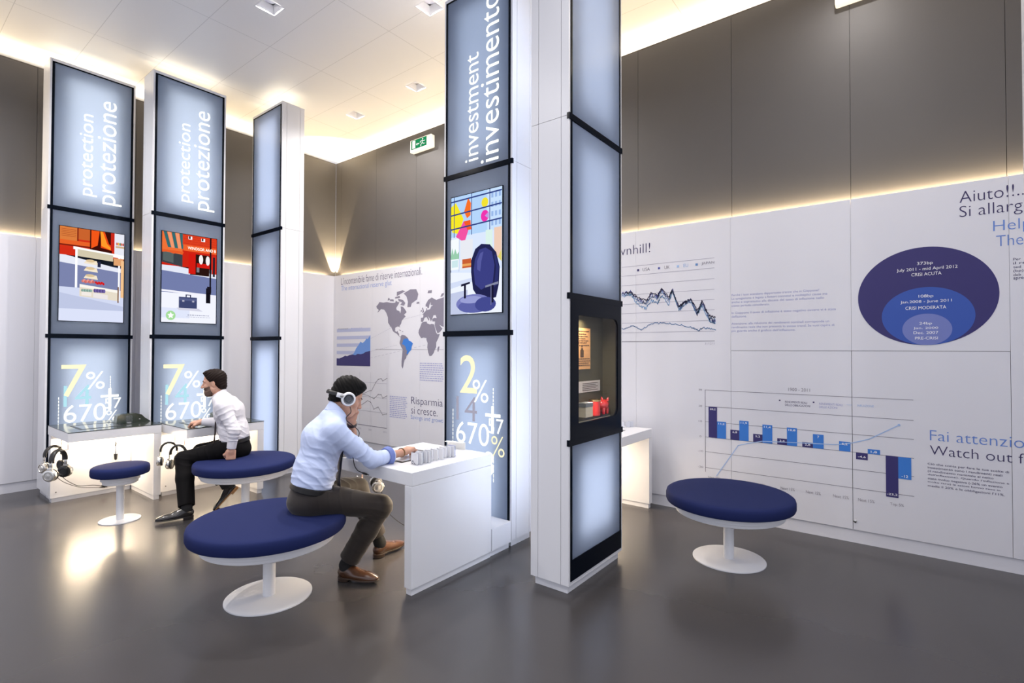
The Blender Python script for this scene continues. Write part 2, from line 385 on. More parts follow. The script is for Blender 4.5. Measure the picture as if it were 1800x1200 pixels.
def word(t, s, u0, u1, z0, z1, m, bold=0, vert=False, y=-.0035):
    mb = MB(); fit_text(mb, s, S(y), u0, u1, z0, z1, m, bold, vert); return mb.build('lettering', t)
def dashes(t, u, z0, z1, n=9, wd=.006):
    mb = MB(); h = (z1-z0)/n
    for i in range(n): rect2(mb, u-wd/2, z0+i*h, u+wd/2, z0+(i+.72)*h, S(-.0035), LW)
    mb.build('dashed_line', t)
def plus(t, u0, u1, z0, z1, zc, uc, wd=.026):
    mb = MB(); rect2(mb, u0, zc-wd/2, u1, zc+wd/2, S(-.0045), LW); rect2(mb, uc-wd/2, z0, uc+wd/2, z1, S(-.0046), LW); mb.build('plus_sign', t)
def screen(t, polys, dots=()):
    """flat monitor in the middle of the column; polys = [(colour, [(u,v)..])] with u,v in 0..1"""
    x0, x1, z0, z1 = -.278, .282, 1.828, 2.828
    mb = MB(); mb.box((x0-.006, -.010, z0-.006), (x1+.006, -.001, z1+.006), NAVY); sd = mb.build('screen', t)
    mb = MB()
    for i, (c, p) in enumerate(polys):
        m = glow_mat('pixel_%02x%02x%02x' % c, srgb(*c), .54)
        pts = [(min(max(u, 0), 1), min(max(v, 0), 1)) for u, v in p]
        mb.poly([(x0+(x1-x0)*u, -.0104-.00012*i, z0+(z1-z0)*v) for u, v in pts], m)
    mb.build('screen_picture', sd)
R_ = lambda u0, v0, u1, v1: [(u0, v0), (u1, v0), (u1, v1), (u0, v1)]
def E_(cu, cv, ru, rv, n=20, a0=0, a1=360): return [(cu+ru*math.cos(math.radians(a0+(a1-a0)*i/n)), cv+rv*math.sin(math.radians(a0+(a1-a0)*i/n))) for i in range(n+(0 if a1-a0 >= 360 else 1))]
def art_market():
    A = [((205, 212, 236), R_(0, 0, 1, .40)), ((186, 194, 222), [(0, .0), (1, 0), (1, .18), (0, .3)]), ((214, 220, 242), R_(0, 0, 1, .13)), ((120, 128, 168), R_(0, .36, 1, .62)), ((225, 228, 240), [(0, .62), (1, .56), (1, .60), (0, .71)]),
         ((205, 48, 24), R_(0, .71, 1, 1)), ((214, 122, 60), R_(0, .86, .26, 1)), ((196, 96, 44), R_(.27, .88, .45, 1)), ((120, 30, 16), R_(0, .80, .45, .815)), ((120, 30, 16), R_(.255, .80, .275, 1)), ((226, 96, 40), R_(0, .815, .45, .86)),
         ((60, 14, 10), R_(.45, .71, .80, 1)), ((236, 84, 24), [(.47, 1), (.60, 1), (.57, .84), (.47, .80)]), ((228, 70, 20), [(.62, 1), (.68, 1), (.75, .87), (.80, .85), (.80, .80), (.62, .82)]), ((250, 150, 40), [(.61, 1), (.65, 1), (.72, .87), (.80, .82), (.80, .80), (.63, .84)]), ((196, 40, 26), R_(.78, .80, .85, 1)), ((226, 228, 238), R_(.84, .76, 1, 1)), ((200, 170, 130), R_(.86, .84, 1, .86)), ((205, 44, 24), R_(0, .70, .24, .78))]
    for i in range(5): A.append(((150, 60, 30), R_(.02, .90+.018*i, .24, .904+.018*i)))
    for i in range(5): A.append((((200, 60, 40), (230, 180, 60), (90, 110, 70), (220, 90, 50), (170, 40, 30))[i], E_(.88+.026*i, .885, .012, .018, 10)))
    # market stall
    A += [((250, 250, 250), [(.20, .80), (1, .76), (1, .72), (.20, .77)]), ((206, 196, 170), [(.24, .775), (.82, .75), (.82, .68), (.26, .70)]), ((246, 246, 250), R_(.23, .36, .265, .79)), ((246, 246, 250), R_(.905, .24, .935, .74)), ((220, 160, 110), R_(.83, .64, .99, .72)), ((236, 190, 140), R_(.95, .28, 1, .70))]
    for z in (.63, .55, .47): A += [((238, 224, 200), [(.36, z), (.58, z-.01), (.56, z+.035), (.40, z+.04)]), ((214, 190, 150), E_(.46, z+.03, .07, .016, 14))]
    A += [((244, 240, 232), [(.30, .40), (.92, .36), (.92, .33), (.30, .37)]), ((224, 214, 196), [(.30, .37), (.92, .33), (.92, .24), (.30, .27)]), ((120, 80, 50), R_(.90, .22, .92, .40))]
    for i in range(9): A.append((((216, 120, 110), (226, 150, 140), (200, 100, 96))[i % 3], E_(.35+.02*i, .435+.008*math.sin(i*2), .022, .016, 10)))
    for i in range(9): A.append((((196, 24, 30), (216, 40, 40))[i % 2], E_(.55+.015*i, .425+.006*math.cos(i*2), .016, .014, 10)))
    for i in range(8): A.append((((120, 150, 140), (150, 180, 170))[i % 2], E_(.34+.02*i, .335, .016, .016, 10)))
    for i in range(8): A.append((((84, 70, 130), (110, 96, 160))[i % 2], E_(.53+.022*i, .34, .018, .022, 10)))
    A += [((236, 228, 222), [(.33, .32), (.48, .315), (.48, .275), (.33, .28)]), ((230, 224, 224), [(.51, .315), (.74, .30), (.74, .25), (.51, .265)])]
    A += [((40, 44, 70), R_(.57, .60, .62, .66))]
    return A
def art_street():
    A = [((236, 238, 250), R_(0, 0, 1, .40)), ((218, 224, 244), R_(0, .05, .5, .16)), ((112, 122, 166), R_(0, .33, 1, .58)), ((222, 226, 240), [(0, .57), (1, .53), (1, .58), (0, .65)]), ((200, 36, 20), R_(0, .63, 1, 1)), ((236, 236, 246), [(0, .34), (1, .31), (1, .335), (0, .36)]),
         ((60, 64, 70), [(0, .66), (.36, .63), (.36, .80), (0, .80)]), ((86, 96, 96), [(.02, .68), (.2, .66), (.2, .78), (.02, .79)]), ((232, 110, 54), [(0, .78), (.36, .765), (.36, 1), (0, 1)])]
    for i in range(5): A.append((((52, 104, 108), (236, 150, 110))[i % 2], [(.02+.07*i, 1), (.08+.07*i, 1), (.16+.06*i, .83), (.10+.06*i, .83)]))
    A += [((226, 90, 40), [(0, .80), (.38, .80), (.36, .765), (.3, .78), (.2, .765), (.1, .78), (0, .77)]),
          ((214, 60, 30), R_(.36, .88, 1, 1)), ((232, 96, 44), R_(.37, .815, 1, .885)), ((40, 20, 16), R_(.50, .55, .86, .79)), ((206, 26, 18), R_(.47, .56, .60, .79)), ((206, 26, 18), R_(.62, .64, .86, .69)), ((240, 236, 236), E_(.70, .735, .04, .055, 16)), ((240, 236, 236), E_(.83, .73, .04, .055, 16)), ((206, 40, 26), R_(.9, .58, 1, .79)), ((36, 30, 40), R_(.93, .55, .97, .78)), ((120, 120, 130), R_(.62, .585, .67, .64)), ((120, 120, 130), R_(.86, .585, .91, .63))]
    for r in range(4):
        for i in range(5): A.append(((168, 40, 22), R_(.38+.125*i+.03*(r % 2), .90+.026*r, .485+.125*i+.03*(r % 2), .903+.026*r)))
    A += [((250, 250, 255), R_(.46, .95, .53, .985)), ((40, 20, 20), R_(.47, .955, .50, .985)), ((250, 250, 255), R_(.70, .945, .77, .98)), ((40, 20, 20), R_(.71, .95, .74, .98))]
    A += [((18, 16, 24), R_(.865, .34, .895, 1)), ((18, 16, 24), R_(.80, .235, .885, .41)), ((26, 22, 32), R_(.82, .36, .90, .43))]
    A += [((62, 70, 110), R_(.30, .165, .63, .29)), ((84, 92, 134), R_(.31, .25, .62, .275)), ((40, 46, 78), R_(.42, .29, .44, .315)), ((40, 46, 78), R_(.50, .29, .52, .315)), ((40, 46, 78), R_(.42, .31, .52, .32)), ((170, 170, 190), R_(.36, .235, .40, .255)), ((170, 170, 190), R_(.54, .235, .58, .255))]
    A += [((206, 206, 222), [(.26, .165), (.66, .165), (.74, .135), (.30, .14)])]
    A += [((160, 214, 150), E_(.16, .075, .085, .052, 28))]
    st = []
    for i in range(10): st.append((.16+(.062 if i % 2 == 0 else .030)*math.sin(i*math.pi/5), .075+(.039 if i % 2 == 0 else .019)*math.cos(i*math.pi/5)))
    A += [((250, 255, 250), st)]
    for j, (a, b) in enumerate(((.46, .86), (.44, .88))):
        q = a
        while q < b:
            wv = random.uniform(.02, .05); A.append(((120, 124, 150) if j == 0 else (190, 192, 206), R_(q, .085-.022*j, min(q+wv, b), .092-.022*j))); q += wv+.012
    return A
def art_office():
    A = [((214, 226, 250), R_(0, 0, 1, 1)), ((176, 208, 244), R_(0, .66, 1, 1)), ((196, 220, 250), R_(.72, .66, 1, 1))]
    for i in range(3):
        for j in range(4): A.append(((150, 180, 226), R_(.80+.07*i, .70+.075*j, .84+.07*i, .74+.075*j)))
    A += [((240, 226, 40), [(0, .74), (0, .92), (.10, .95), (.26, .80), (.16, .68), (.03, .70)]), ((240, 110, 40), [(.27, .86), (.35, .97), (.41, .92), (.40, .82), (.33, .80)]), ((236, 80, 160), [(.10, .66), (.26, .78), (.36, .70), (.28, .60)]), ((236, 90, 40), [(.26, .78), (.40, .78), (.42, .70), (.34, .70)]), ((236, 220, 50), E_(.68, .90, .065, .04, 16)), ((232, 50, 170), E_(.68, .79, .075, .048, 18)), ((190, 150, 220), [(.68, .79), (.76, .82), (.76, .76)])]
    for v, sl in ((.955, .01), (.84, .02), (.72, .02)): A.append(((50, 66, 130), [(0, v), (1, v+sl), (1, v+sl+.012), (0, v+.012)]))
    for u in (.06, .42, .77): A.append(((50, 66, 130), R_(u, .655, u+.013, 1)))
    A += [((238, 244, 252), R_(0, .38, .17, .64)), ((150, 200, 170), [(0, .50), (.03, .57), (.06, .51), (.09, .56), (.13, .51), (.17, .53), (.17, .47), (0, .47)]), ((200, 226, 230), R_(.02, .40, .15, .46)), ((140, 150, 170), R_(.17, .36, .175, .65)),
          ((226, 228, 236), R_(.20, .37, .45, .62)), ((196, 92, 50), R_(.24, .385, .42, .46)), ((228, 160, 90), R_(.24, .40, .42, .42)), ((214, 236, 228), R_(.70, .44, .83, .67)), ((232, 200, 180), R_(.86, .44, 1, .68)), ((220, 206, 110), [(.93, .44), (1, .50), (1, .40)]),
          ((232, 238, 250), [(0, .36), (.6, .33), (1, .35), (1, 0), (0, 0)]), ((206, 216, 240), [(0, .27), (.5, .30), (.5, .27), (0, .22)]), ((190, 198, 226), [(0, 0), (0, .18), (.35, .20), (.35, 0)])]
    # empty navy swivel chair, turned three-quarters
    back = [(.46, .20), (.42, .34), (.42, .44), (.50, .53), (.62, .565), (.78, .55), (.90, .48), (.965, .36), (.95, .22), (.90, .12), (.60, .10)]
    A += [((34, 36, 78), back), ((58, 62, 128), [(.50, .24), (.47, .36), (.50, .45), (.58, .52), (.70, .53), (.82, .49), (.87, .38), (.84, .24), (.62, .19)]), ((84, 88, 156), [(.54, .36), (.54, .43), (.60, .49), (.66, .50), (.62, .42), (.60, .34)]), ((44, 48, 104), [(.86, .20), (.90, .36), (.86, .46), (.90, .46), (.95, .36), (.93, .22)]),
          ((120, 124, 186), E_(.46, .085, .34, .075, 28)), ((92, 98, 164), E_(.48, .06, .32, .055, 28)), ((150, 156, 208), E_(.42, .115, .22, .03, 20)), ((66, 72, 140), E_(.70, .07, .20, .06, 20)),
          ((24, 24, 48), [(.22, .23), (.40, .25), (.40, .265), (.22, .25)]), ((24, 24, 48), R_(.28, .13, .32, .245)), ((130, 134, 160), [(.70, .205), (.94, .225), (.94, .245), (.70, .22)]), ((24, 24, 48), R_(.82, .08, .855, .22)), ((110, 116, 150), R_(.80, .06, .815, .21))]
    return A
FACE_X = math.pi/2
TC = (.90, .95, 1.0); TG = (1, .995, .93)
colA = column('glowing blue column reading protezione, leftmost, its screen showing a market stall', (.47, -3.2975, 0), FACE_X, 'screen', (1.3, .24, 1.35), TG)
colB = column('glowing blue column reading protezione, second from left, its screen showing a street with a lamp post', (1.06, -2.553, 0), FACE_X, 'screen', (1.3, .24, 1.25), TG)
colC = column('blank lit column with no lettering, seen at an angle behind the white-shirted person', (1.115, -1.705, 0), 0, 'plain', (1.6, .65, 1.25), (.92, .94, 1))
colI = column('glowing blue column reading investimento with a seated desk in front, centre of the photo', (4.724, -1.76, 0), 0, 'screen', (1.08, .26, .72), TC)
colF = column('tall white column in front centre with a black showcase window holding red objects', (5.856, -1.782, 0), FACE_X, 'showcase', (.52, .56, .74), (.94, .96, 1))
colH = column('column cut off by the right edge of the photo, only its white side and blue edge showing', (7.986+CW/2, -1.76, 0), 0, 'plain', (1, .9, 1), (.55, .70, 1))
for t in (colA, colB):
    word(t, 'protezione', .03, .255, 3.14, 4.297, LW, -.003, True); word(t, 'protection', -.125, .03, 3.20, 4.09, LW, -.003, True)
    word(t, '7', -.247, -.037, 1.02, 1.36, LY, -.004); word(t, '%', -.04, .125, 1.09, 1.28, LW, -.004); word(t, '14', -.225, .008, .915, 1.14, LB, -.002, y=-.0030)
    word(t, '670', -.222, .14, .745, .93, LW, -.004, y=-.004); word(t, '57', .125, .277, .864, .98, LW, -.004, y=-.005); word(t, '%', .14, .25, .72, .845, LW, -.004, y=-.0052)
    plus(t, .09, .253, .85, 1.09, 1.005, .172); dashes(t, -.264, .72, 1.03); dashes(t, .176, 1.09, 1.235, 5)
word(colI, 'investimento', .05, .24, 3.055, 4.43, LW, -.003, True); word(colI, 'investment', -.125, .022, 3.10, 4.0, LW, -.003, True)
word(colI, '2', -.175, .015, 1.17, 1.485, LY, .002); word(colI, '%', -.032, .138, 1.10, 1.285, LW, -.004); word(colI, '14', -.216, .016, .94, 1.14, LM, -.006, y=-.0030)
word(colI, '670', -.215, .147, .75, .93, LW, -.004, y=-.004); word(colI, '57', .139, .296, .862, .98, LW, -.004, y=-.005); word(colI, '%', .172, .307, .683, .845, LY, -.008, y=-.0052); word(colI, '3', .11, .196, .524, .712, LW, .004)
plus(colI, .107, .265, .86, 1.08, 1.005, .184); dashes(colI, -.255, .74, 1.037); dashes(colI, .195, .477, .70, 6); dashes(colI, .19, 1.085, 1.232, 5)
screen(colA, art_market()); screen(colB, art_street()); screen(colI, art_office())
# shop sign lettering on the street picture
mb = MB(); fit_text(mb, 'WINDSOR AND B', lambda u, v: (-.278+.56*u, -.0185, 1.828+v), .45, .98, .835, .868, glow_mat('letter_white', (1, 1, .9), .78)); mb.build('lettering', colB)

# showcase in the front column: black glass front with a rounded window, lit recess, clear shelf
def showcase(t):
    a = CW/2-.019; z0, z1 = .93, 1.88; wu0, wu1, wz0, wz1, rr = -.262, .300, 1.058, 1.752, .055
    cu, cz = (wu0+wu1)/2, (wz0+wz1)/2; inn = []; out = []
    corners = [(wu1-rr, wz1-rr, 0), (wu0+.008, wz1-.008, 90), (wu0+.008, wz0+.008, 180), (wu1-rr, wz0+rr, 270)]
    for (u, z, a0), r_ in zip(corners, (rr, .008, .008, rr)):
        for i in range(9): an = math.radians(a0+i*90/8); inn.append((u+r_*math.cos(an), z+r_*math.sin(an)))
    oc = [(a, z1), (-a, z1), (-a, z0), (a, z0)]
    mb = MB(); n = len(inn)
    for side in range(4):
        seg = inn[side*9:side*9+9]; nxt = inn[(side*9+9) % n]; c0 = oc[side]; c1 = oc[(side+1) % 4]
        for p, q in zip(seg[:-1], seg[1:]): mb.poly([(p[0], -.006, p[1]), (q[0], -.006, q[1]), (c0[0], -.006, c0[1])], NAVY)
        mb.poly([(seg[-1][0], -.006, seg[-1][1]), (nxt[0], -.006, nxt[1]), (c1[0], -.006, c1[1]), (c0[0], -.006, c0[1])], NAVY)
    for i in range(n):
        p, q = inn[i], inn[(i+1) % n]; mb.poly([(p[0], -.006, p[1]), (q[0], -.006, q[1]), (q[0], .012, q[1]), (p[0], .012, p[1])], NAVY)
    mb.build('showcase_front', t)
    OL = mat('olive_case_lining', (.085, .075, .045), .6)
    mb = MB(); y1 = .125; u0, u1, b0, b1 = wu0-.03, wu1+.012, wz0-.02, wz1+.02
    mb.poly([(u0, y1, b0), (u1, y1, b0), (u1, y1, b1), (u0, y1, b1)], OL); mb.poly([(u0, .012, b0), (u1, .012, b0), (u1, y1, b0), (u0, y1, b0)], OL); mb.poly([(u0, .012, b1), (u0, y1, b1), (u1, y1, b1), (u1, .012, b1)], OL)
    mb.poly([(u0, .012, b0), (u0, y1, b0), (u0, y1, b1), (u0, .012, b1)], OL); mb.poly([(u1, .012, b0), (u1, .012, b1), (u1, y1, b1), (u1, y1, b0)], OL)
    mb.build('showcase_lining', t)
    mb = MB(); mb.box((wu0-.025, .022, 1.058), (.235, .122, 1.070), ACRYL); mb.box((wu0-.025, .022, 1.038), (.235, .027, 1.058), mat('shelf_edge', (.55, .5, .36), .3)); mb.build('shelf', t)
    mb = MB(); mb.poly([(wu0-.005, -.002, wz0-.005), (wu1+.005, -.002, wz0-.005), (wu1+.005, -.002, wz1+.005), (wu0-.005, -.002, wz1+.005)], GLASS); mb.build('showcase_glass', t)
    l = area('showcase_lamp', (-.10, .065, wz1+.006), .22, .06, 1.0, (1, .84, .58), (0, 0, 0), 140); l.parent = t
    l = area('showcase_lamp', (.02, .05, 1.20), .05, .02, .12, (1, .8, .7), (0, 0, 0), 140); l.parent = t
showcase(colF)
def atF(u, y, z): return (5.856-y, -1.782+u, z)      # column frame -> world
PAPER = mat('aged_orange_paper', (.78, .40, .17), .7, noise=.12, nscale=14)
t = thing('poster', 'orange aged paper notice with print hanging inside the black showcase', 'poster', atF(-.03, .121, 1.54), FACE_X)
mb = MB(); mb.box((-.19, -.004, -.145), (.142, 0, .143), PAPER); mb.build('paper', t)
INK = mat('dark_print', (.09, .05, .03), .7)
mb = MB()
for i, (wd, z) in enumerate(((.20, .118), (.12, .098), (.16, .082), (.10, .066), (.18, .052), (.14, .038), (.20, .020), (.22, -.075), (.24, -.09), (.20, -.105), (.22, -.12))):
    x = .02-wd/2
    while x < .02+wd/2: 
        q = random.uniform(.012, .03); mb.box((x, -.0055, z), (min(x+q, .02+wd/2), -.004, z+.006), INK); x += q+.006
mb.box((.0, -.0055, -.06), (.045, -.004, -.01), INK); mb.box((.008, -.0055, -.01), (.037, -.004, .002), INK); mb.box((.012, -.0055, .002), (.016, -.004, .016), INK); mb.box((.030, -.0055, .002), (.034, -.004, .016), INK); mb.box((.012, -.0055, .014), (.034, -.004, .018), INK)
mb.build('print', t)
t = thing('caption_card', 'pale printed caption card behind the red tin in the showcase', 'card', atF(.02, .12, 1.27), FACE_X)
mb = MB(); mb.box((-.16, -.003, -.038), (.238, 0, .04), mat('pale_card', (.62, .56, .52), .6)); mb.build('card', t)
mb = MB()
for i in range(5): mb.box((-.02, -.0045, .022-.012*i), (.20-.03*(i % 2), -.003, .0255-.012*i), INK)
mb.build('print', t)
RED = mat('red_enamel', (.72, .018, .012), .28, coat=.5, emit=(.6, .01, .005), es=.0)
t = thing('red_tin', 'round red tin with a gold rim on the showcase shelf', 'tin', atF(.098, .075, 1.0705), FACE_X)
mb = MB(); mb.lathe([(.0, 0), (.040, 0), (.040, .100), (.0, .100)], (0, 0, 0), RED, 36); mb.build('body', t)
mb = MB(); mb.lathe([(.038, .098), (.043, .099), (.043, .108), (.036, .112), (.0, .112)], (0, 0, 0), mat('gold_rim', (.75, .52, .22), .25, metal=1), 36); mb.build('lid', t)
t = thing('glass_ornament', 'shiny red glass ornament right of the red tin in the showcase', 'ornament', atF(.235-.02, .07, 1.0705), FACE_X)
RG = mat('red_glass', (.75, .015, .012), .06, coat=1, spec=.8)
bm = bmesh.new(); bmesh.ops.create_uvsphere(bm, u_segments=24, v_segments=16, radius=1)
for v in bm.verts: v.co = Vector((v.co.x*.052, v.co.y*.038, v.co.z*.042+.062))
mb = MB(); mb.bm(bm, RG, True); mb.build('body', t)
mb = MB()
for sx in (-1, 1):
    for sy in (-1, 1): mb = MB(); mb.lathe([(.010, 0), (.013, .03), (.012, .045)], (sx*.026, sy*.018, 0), RG, 14); mb.build('foot', t)
mb = MB(); mb.lathe([(.018, 0), (.016, .016), (.010, .018), (0, .018)], (.046, 0, .066), RG, 18, (1, 0, .1)); mb.build('snout', t)
for sy in (-1, 1): mb = MB(); mb.lathe([(.013, 0), (.008, .016), (0, .030)], (.024, sy*.02, .092), RG, 12, (.2, sy*.3, 1)); mb.build('ear', t)
t = thing('card_box', 'small cream box left of the red tin in the showcase', 'box', atF(-.03, .075, 1.0705), FACE_X)
mb = MB(); mb.box((-.05, -.03, 0), (.05, .03, .07), mat('cream_card', (.66, .58, .44), .6), .002); mb.build('carton', t)
mb = MB(); mb.box((-.052, -.032, .07), (.052, .032, .098), mat('grey_card_lid', (.20, .21, .22), .5), .002); mb.build('lid', t)

# ------------------------------------------------------------------ desks (local frame of their column: u right, front -y)
GT = mat('dark_glass_top', (.035, .042, .034), .10, spec=.7); SCR = mat('touch_screen_glass', (.13, .14, .13), .06, spec=.6)
DESKW = mat('white_desk_lacquer', (.76, .76, .78), .22)
def desk(label, loc, rz, glass, lampw=10, front=-1.01, half=.37):
    t = thing('listening_desk', label, 'desk', loc, rz)
    h = .757 if glass else .764; yb = -.242; th = .085
    if lampw:
        l = area('desk_underlight', (-.02, -.40, h-th-.02), .58, .05, lampw, (1, .80, .55), (math.radians(-12), 0, 0)); l.parent = t
    mb = MB(); mb.box((-half, front, h-th), (half, yb, h), DESKW, .003); mb.build('tabletop', t)
    mb = MB(); mb.box((half-.066, front, .042), (half, yb, h-th-.001), DESKW, .002); mb.build('side_leg', t)
    mb = MB(); mb.box((half-.060, front+.012, 0), (half-.012, yb, .041), DESKW); mb.build('leg_plinth', t)
    mb = MB(); mb.box((-half+.006, -.335, .042), (half-.068, yb, h-th-.001), DESKW, .002); mb.build('back_panel', t)
    mb = MB(); mb.box((-half+.02, -.322, 0), (half-.07, yb, .041), DESKW); mb.build('back_plinth', t)
    sx0, sx1, sy0, sy1 = -.255, .10, -.86, -.48
    if glass:
        mb = MB(); mb.box((-half-.002, front-.002, h+.0005), (half+.002, yb, h+.007), GT, .001); mb.build('glass_top', t); zz = h+.0072
    else: zz = h+.0006
    mb = MB(); f = .026; mb.box((sx0, sy0, zz), (sx1, sy0+f, zz+.0015), BLACK); mb.box((sx0, sy1-f, zz), (sx1, sy1, zz+.0015), BLACK); mb.box((sx0, sy0+f, zz), (sx0+f, sy1-f, zz+.0015), BLACK); mb.box((sx1-f, sy0+f, zz), (sx1, sy1-f, zz+.0015), BLACK); mb.build('screen_frame', t)
    mb = MB(); mb.box((sx0+f, sy0+f, zz), (sx1-f, sy1-f, zz+.0006), SCR if glass else mat('bright_touch_screen', (.7, .72, .75), .08)); mb.build('touch_screen', t)
    # headphone hooks under the open end
    mb = MB(); ph = mat('clear_pink_strap', (.42, .26, .24), .4)
    for y in (-.62, -.86): mb = MB(); mb.box((-half+.03, y-.006, h-th-.085), (-half+.034, y+.006, h-th-.001), ph); mb.tube([(-half+.034, y, h-th-.082), (-half-.01, y, h-th-.085), (-half-.03, y, h-th-.078)], .004, CHROME, 8); mb.build('hook', t)
    mb = MB(); mb.lathe([(.006, 0), (.006, .002), (0, .003)], (-half+.05, -.336, .10), CHROME, 10, (0, -1, 0)); mb.build('screw', t)
    return t
deskA = desk('white desk with dark glass top under the leftmost column, unoccupied, with a small stool', (.47, -3.315, 0), FACE_X, True, 7)
deskB = desk('white desk with dark glass top where the white-shirted person leans his hand', (1.06, -2.555, 0), FACE_X, True, 7)
deskI = desk('all white desk in the centre where the person in headphones sits', (4.727, -1.76, 0), 0, False, 8)
deskG = desk('white desk partly hidden behind the front column, against the right wall', (4.54, -.475, 0), FACE_X, False, 8)

# things on the desks
def holder(label, loc, rz, w=.062, h=.078, body=None, group=None):
    t = thing('leaflet_holder', label, 'leaflet holder', loc, rz, group); mb = MB()
    mb.box((-w/2, .011, 0), (w/2, .013, h), ACRYL); mb.box((-w/2, -.003, 0), (w/2, .011, .003), ACRYL); mb.build('sleeve', t)
    mb = MB(); mb.box((-w/2+.003, .002, .004), (w/2-.003, .0085, h*.93), body or mat('white_card', (.92, .92, .94), .6, trans=.45), .0006); mb.build('cards', t)
    return t
y0 = -2.610; ordn = ['nearest of the row, with a dark scribble', 'second from the near end', 'third from the near end', 'fourth from the near end', 'fifth from the near end', 'sixth from the near end', 'sixth from the far end', 'fifth from the far end', 'fourth from the far end', 'third from the far end', 'second from the far end', 'last and bluish grey, closest to the column']
offs = [0, .026, .052, .076, .100, .138, .180, .225, .275, .305, .332, .362]
for i, (n, d) in enumerate(zip(ordn, offs)):
    x = 4.935+.012*math.sin(i*2.1)
    o = holder('clear card holder on the centre desk, '+n, (x, y0+d, .7645), math.radians((-3, 2, -2, 3, -4, 8, 4, -3, 2, -2, 3, 0)[i]), .072, .082, mat('blue_grey_card', (.36, .38, .55), .5) if i == 11 else None, 'row of card holders on the centre desk')
    if i == 0:
        mb = MB(); IB = mat('ink_blue_black', (.02, .025, .06), .5)
        for p in [[(-.018, .020), (-.008, .026), (.0, .022)], [(-.020, .012), (-.012, .009), (-.005, .012)], [(.004, .016), (.014, .009), (.018, .007)]]: line2(mb, p, .005, lambda u, v: (u, -.0036, v), IB)
        mb.build('print', o)
# folded sign card at the back of the centre desk
t = thing('tent_card', 'white folded card standing at the back edge of the centre desk', 'sign card', (4.765, -2.03, .7645), math.radians(8))
mb = MB(); C_ = mat('bright_card', (.85, .84, .80), .5); mb.box((-.085, -.0015, 0), (.085, .0015, .055), C_); mb.box((-.085, -.0015, .052), (.085, -.035, .055), C_); mb.build('card', t)
# left desk: clear cube and a dark green tray beside it
t = thing('acrylic_block', 'small clear block on the left desk in front of the dark green tray', 'block', (1.235, -3.155, .765), FACE_X+.3)
mb = MB(); mb.box((-.02, -.02, 0), (.02, .02, .085), ACRYL, .003); mb.build('block', t)
mb = MB(); mb.box((-.014, -.014, .004), (.014, .014, .018), CHROME, .002); mb.build('foot', t)
def wedge(label, loc, rz):
    t = thing('display_tray', label, 'tray', loc, rz); Gm = mat('dark_green_perspex', (.03, .042, .03), .15, spec=.7)
    mb = MB(); prof = [(-.14, 0), (-.13, .075), (-.10, .092), (.03, .094), (.08, .075), (.11, .04), (.16, 0)]
    n = len(prof); mb.add([(u, -.05, z) for u, z in prof]+[(u, .05, z) for u, z in prof], [tuple(range(n)), tuple(reversed(range(n, 2*n)))]+[(i, i+n, (i+1) % n+n, (i+1) % n) for i in range(n)], Gm); mb.build('tray', t)
    mb = MB(); mb.lathe([(.009, 0), (.009, .004), (0, .005)], (-.04, -.05, .025), BLACK, 12, (0, -1, 0)); mb.build('button', t)
    mb = MB(); mb.lathe([(.007, 0), (.007, .004), (0, .005)], (.06, -.05, .03), CHROME, 12, (0, -1, 0)); mb.build('button', t)
    return t
wedge('dark green angular tray on the back right of the left desk', (1.10, -3.10, .765), FACE_X)
wedge('dark green tray on the second desk, behind the white-shirted arm', (1.62, -2.39, .765), FACE_X)
for i, (x, y) in enumerate(((5.30, -.24), (5.335, -.19), (5.35, -.145))):
    holder('clear card holder on the desk behind the front column, '+('near one', 'middle one', 'far one')[i], (x, y, .7645), math.radians(20*i-15), .05, .06, mat('grey_clear_card', (.6, .62, .7), .4), 'card holders on the far right desk')

# ------------------------------------------------------------------ headphones (origin at the top of the band)
def headphones(label, loc, rz, cable=True, band=mat('black_leather', (.015, .013, .012), .4)):
    t = thing('headphones', label, 'headphones', loc, rz)
    mb = MB(); R = .078; mb.tube([(.072*math.sin(a), 0, -R+R*math.cos(a)) for a in np.linspace(-1.75, 1.75, 25)], (.012, .021), band, 12, flat=(0, 1, 0)); mb.build('headband', t)
    for s in (-1, 1):
        mb = MB(); mb.box((s*.082, -.013, -.135), (s*.075, .013, -.075), CHROME, .002); mb.box((s*.094, -.02, -.150), (s*.080, .02, -.128), CHROME, .003)
        mb.tube([(s*.088, -.018, -.145), (s*.094, -.042, -.165), (s*.094, -.05, -.19)], .004, CHROME); mb.tube([(s*.088, .018, -.145), (s*.094, .042, -.165), (s*.094, .05, -.19)], .004, CHROME); mb.build('yoke', t)
        mb = MB(); mb.lathe([(.0, -.018), (.046, -.018), (.048, -.010), (.048, .006), (.044, .014), (.034, .016), (.032, .012), (.022, .012), (.020, .016), (.0, .017)], (s*.088, 0, -.19), CHROME, 36, (s, 0, 0)); c = mb.build('ear_cup', t)
        mb = MB(); mb.lathe([(.026, 0), (.044, -.002), (.049, .008), (.046, .020), (.030, .024), (.026, .02)], (s*.072, 0, -.19), BLACK, 32, (-s, 0, 0)); mb.build('ear_pad', c)
    return t
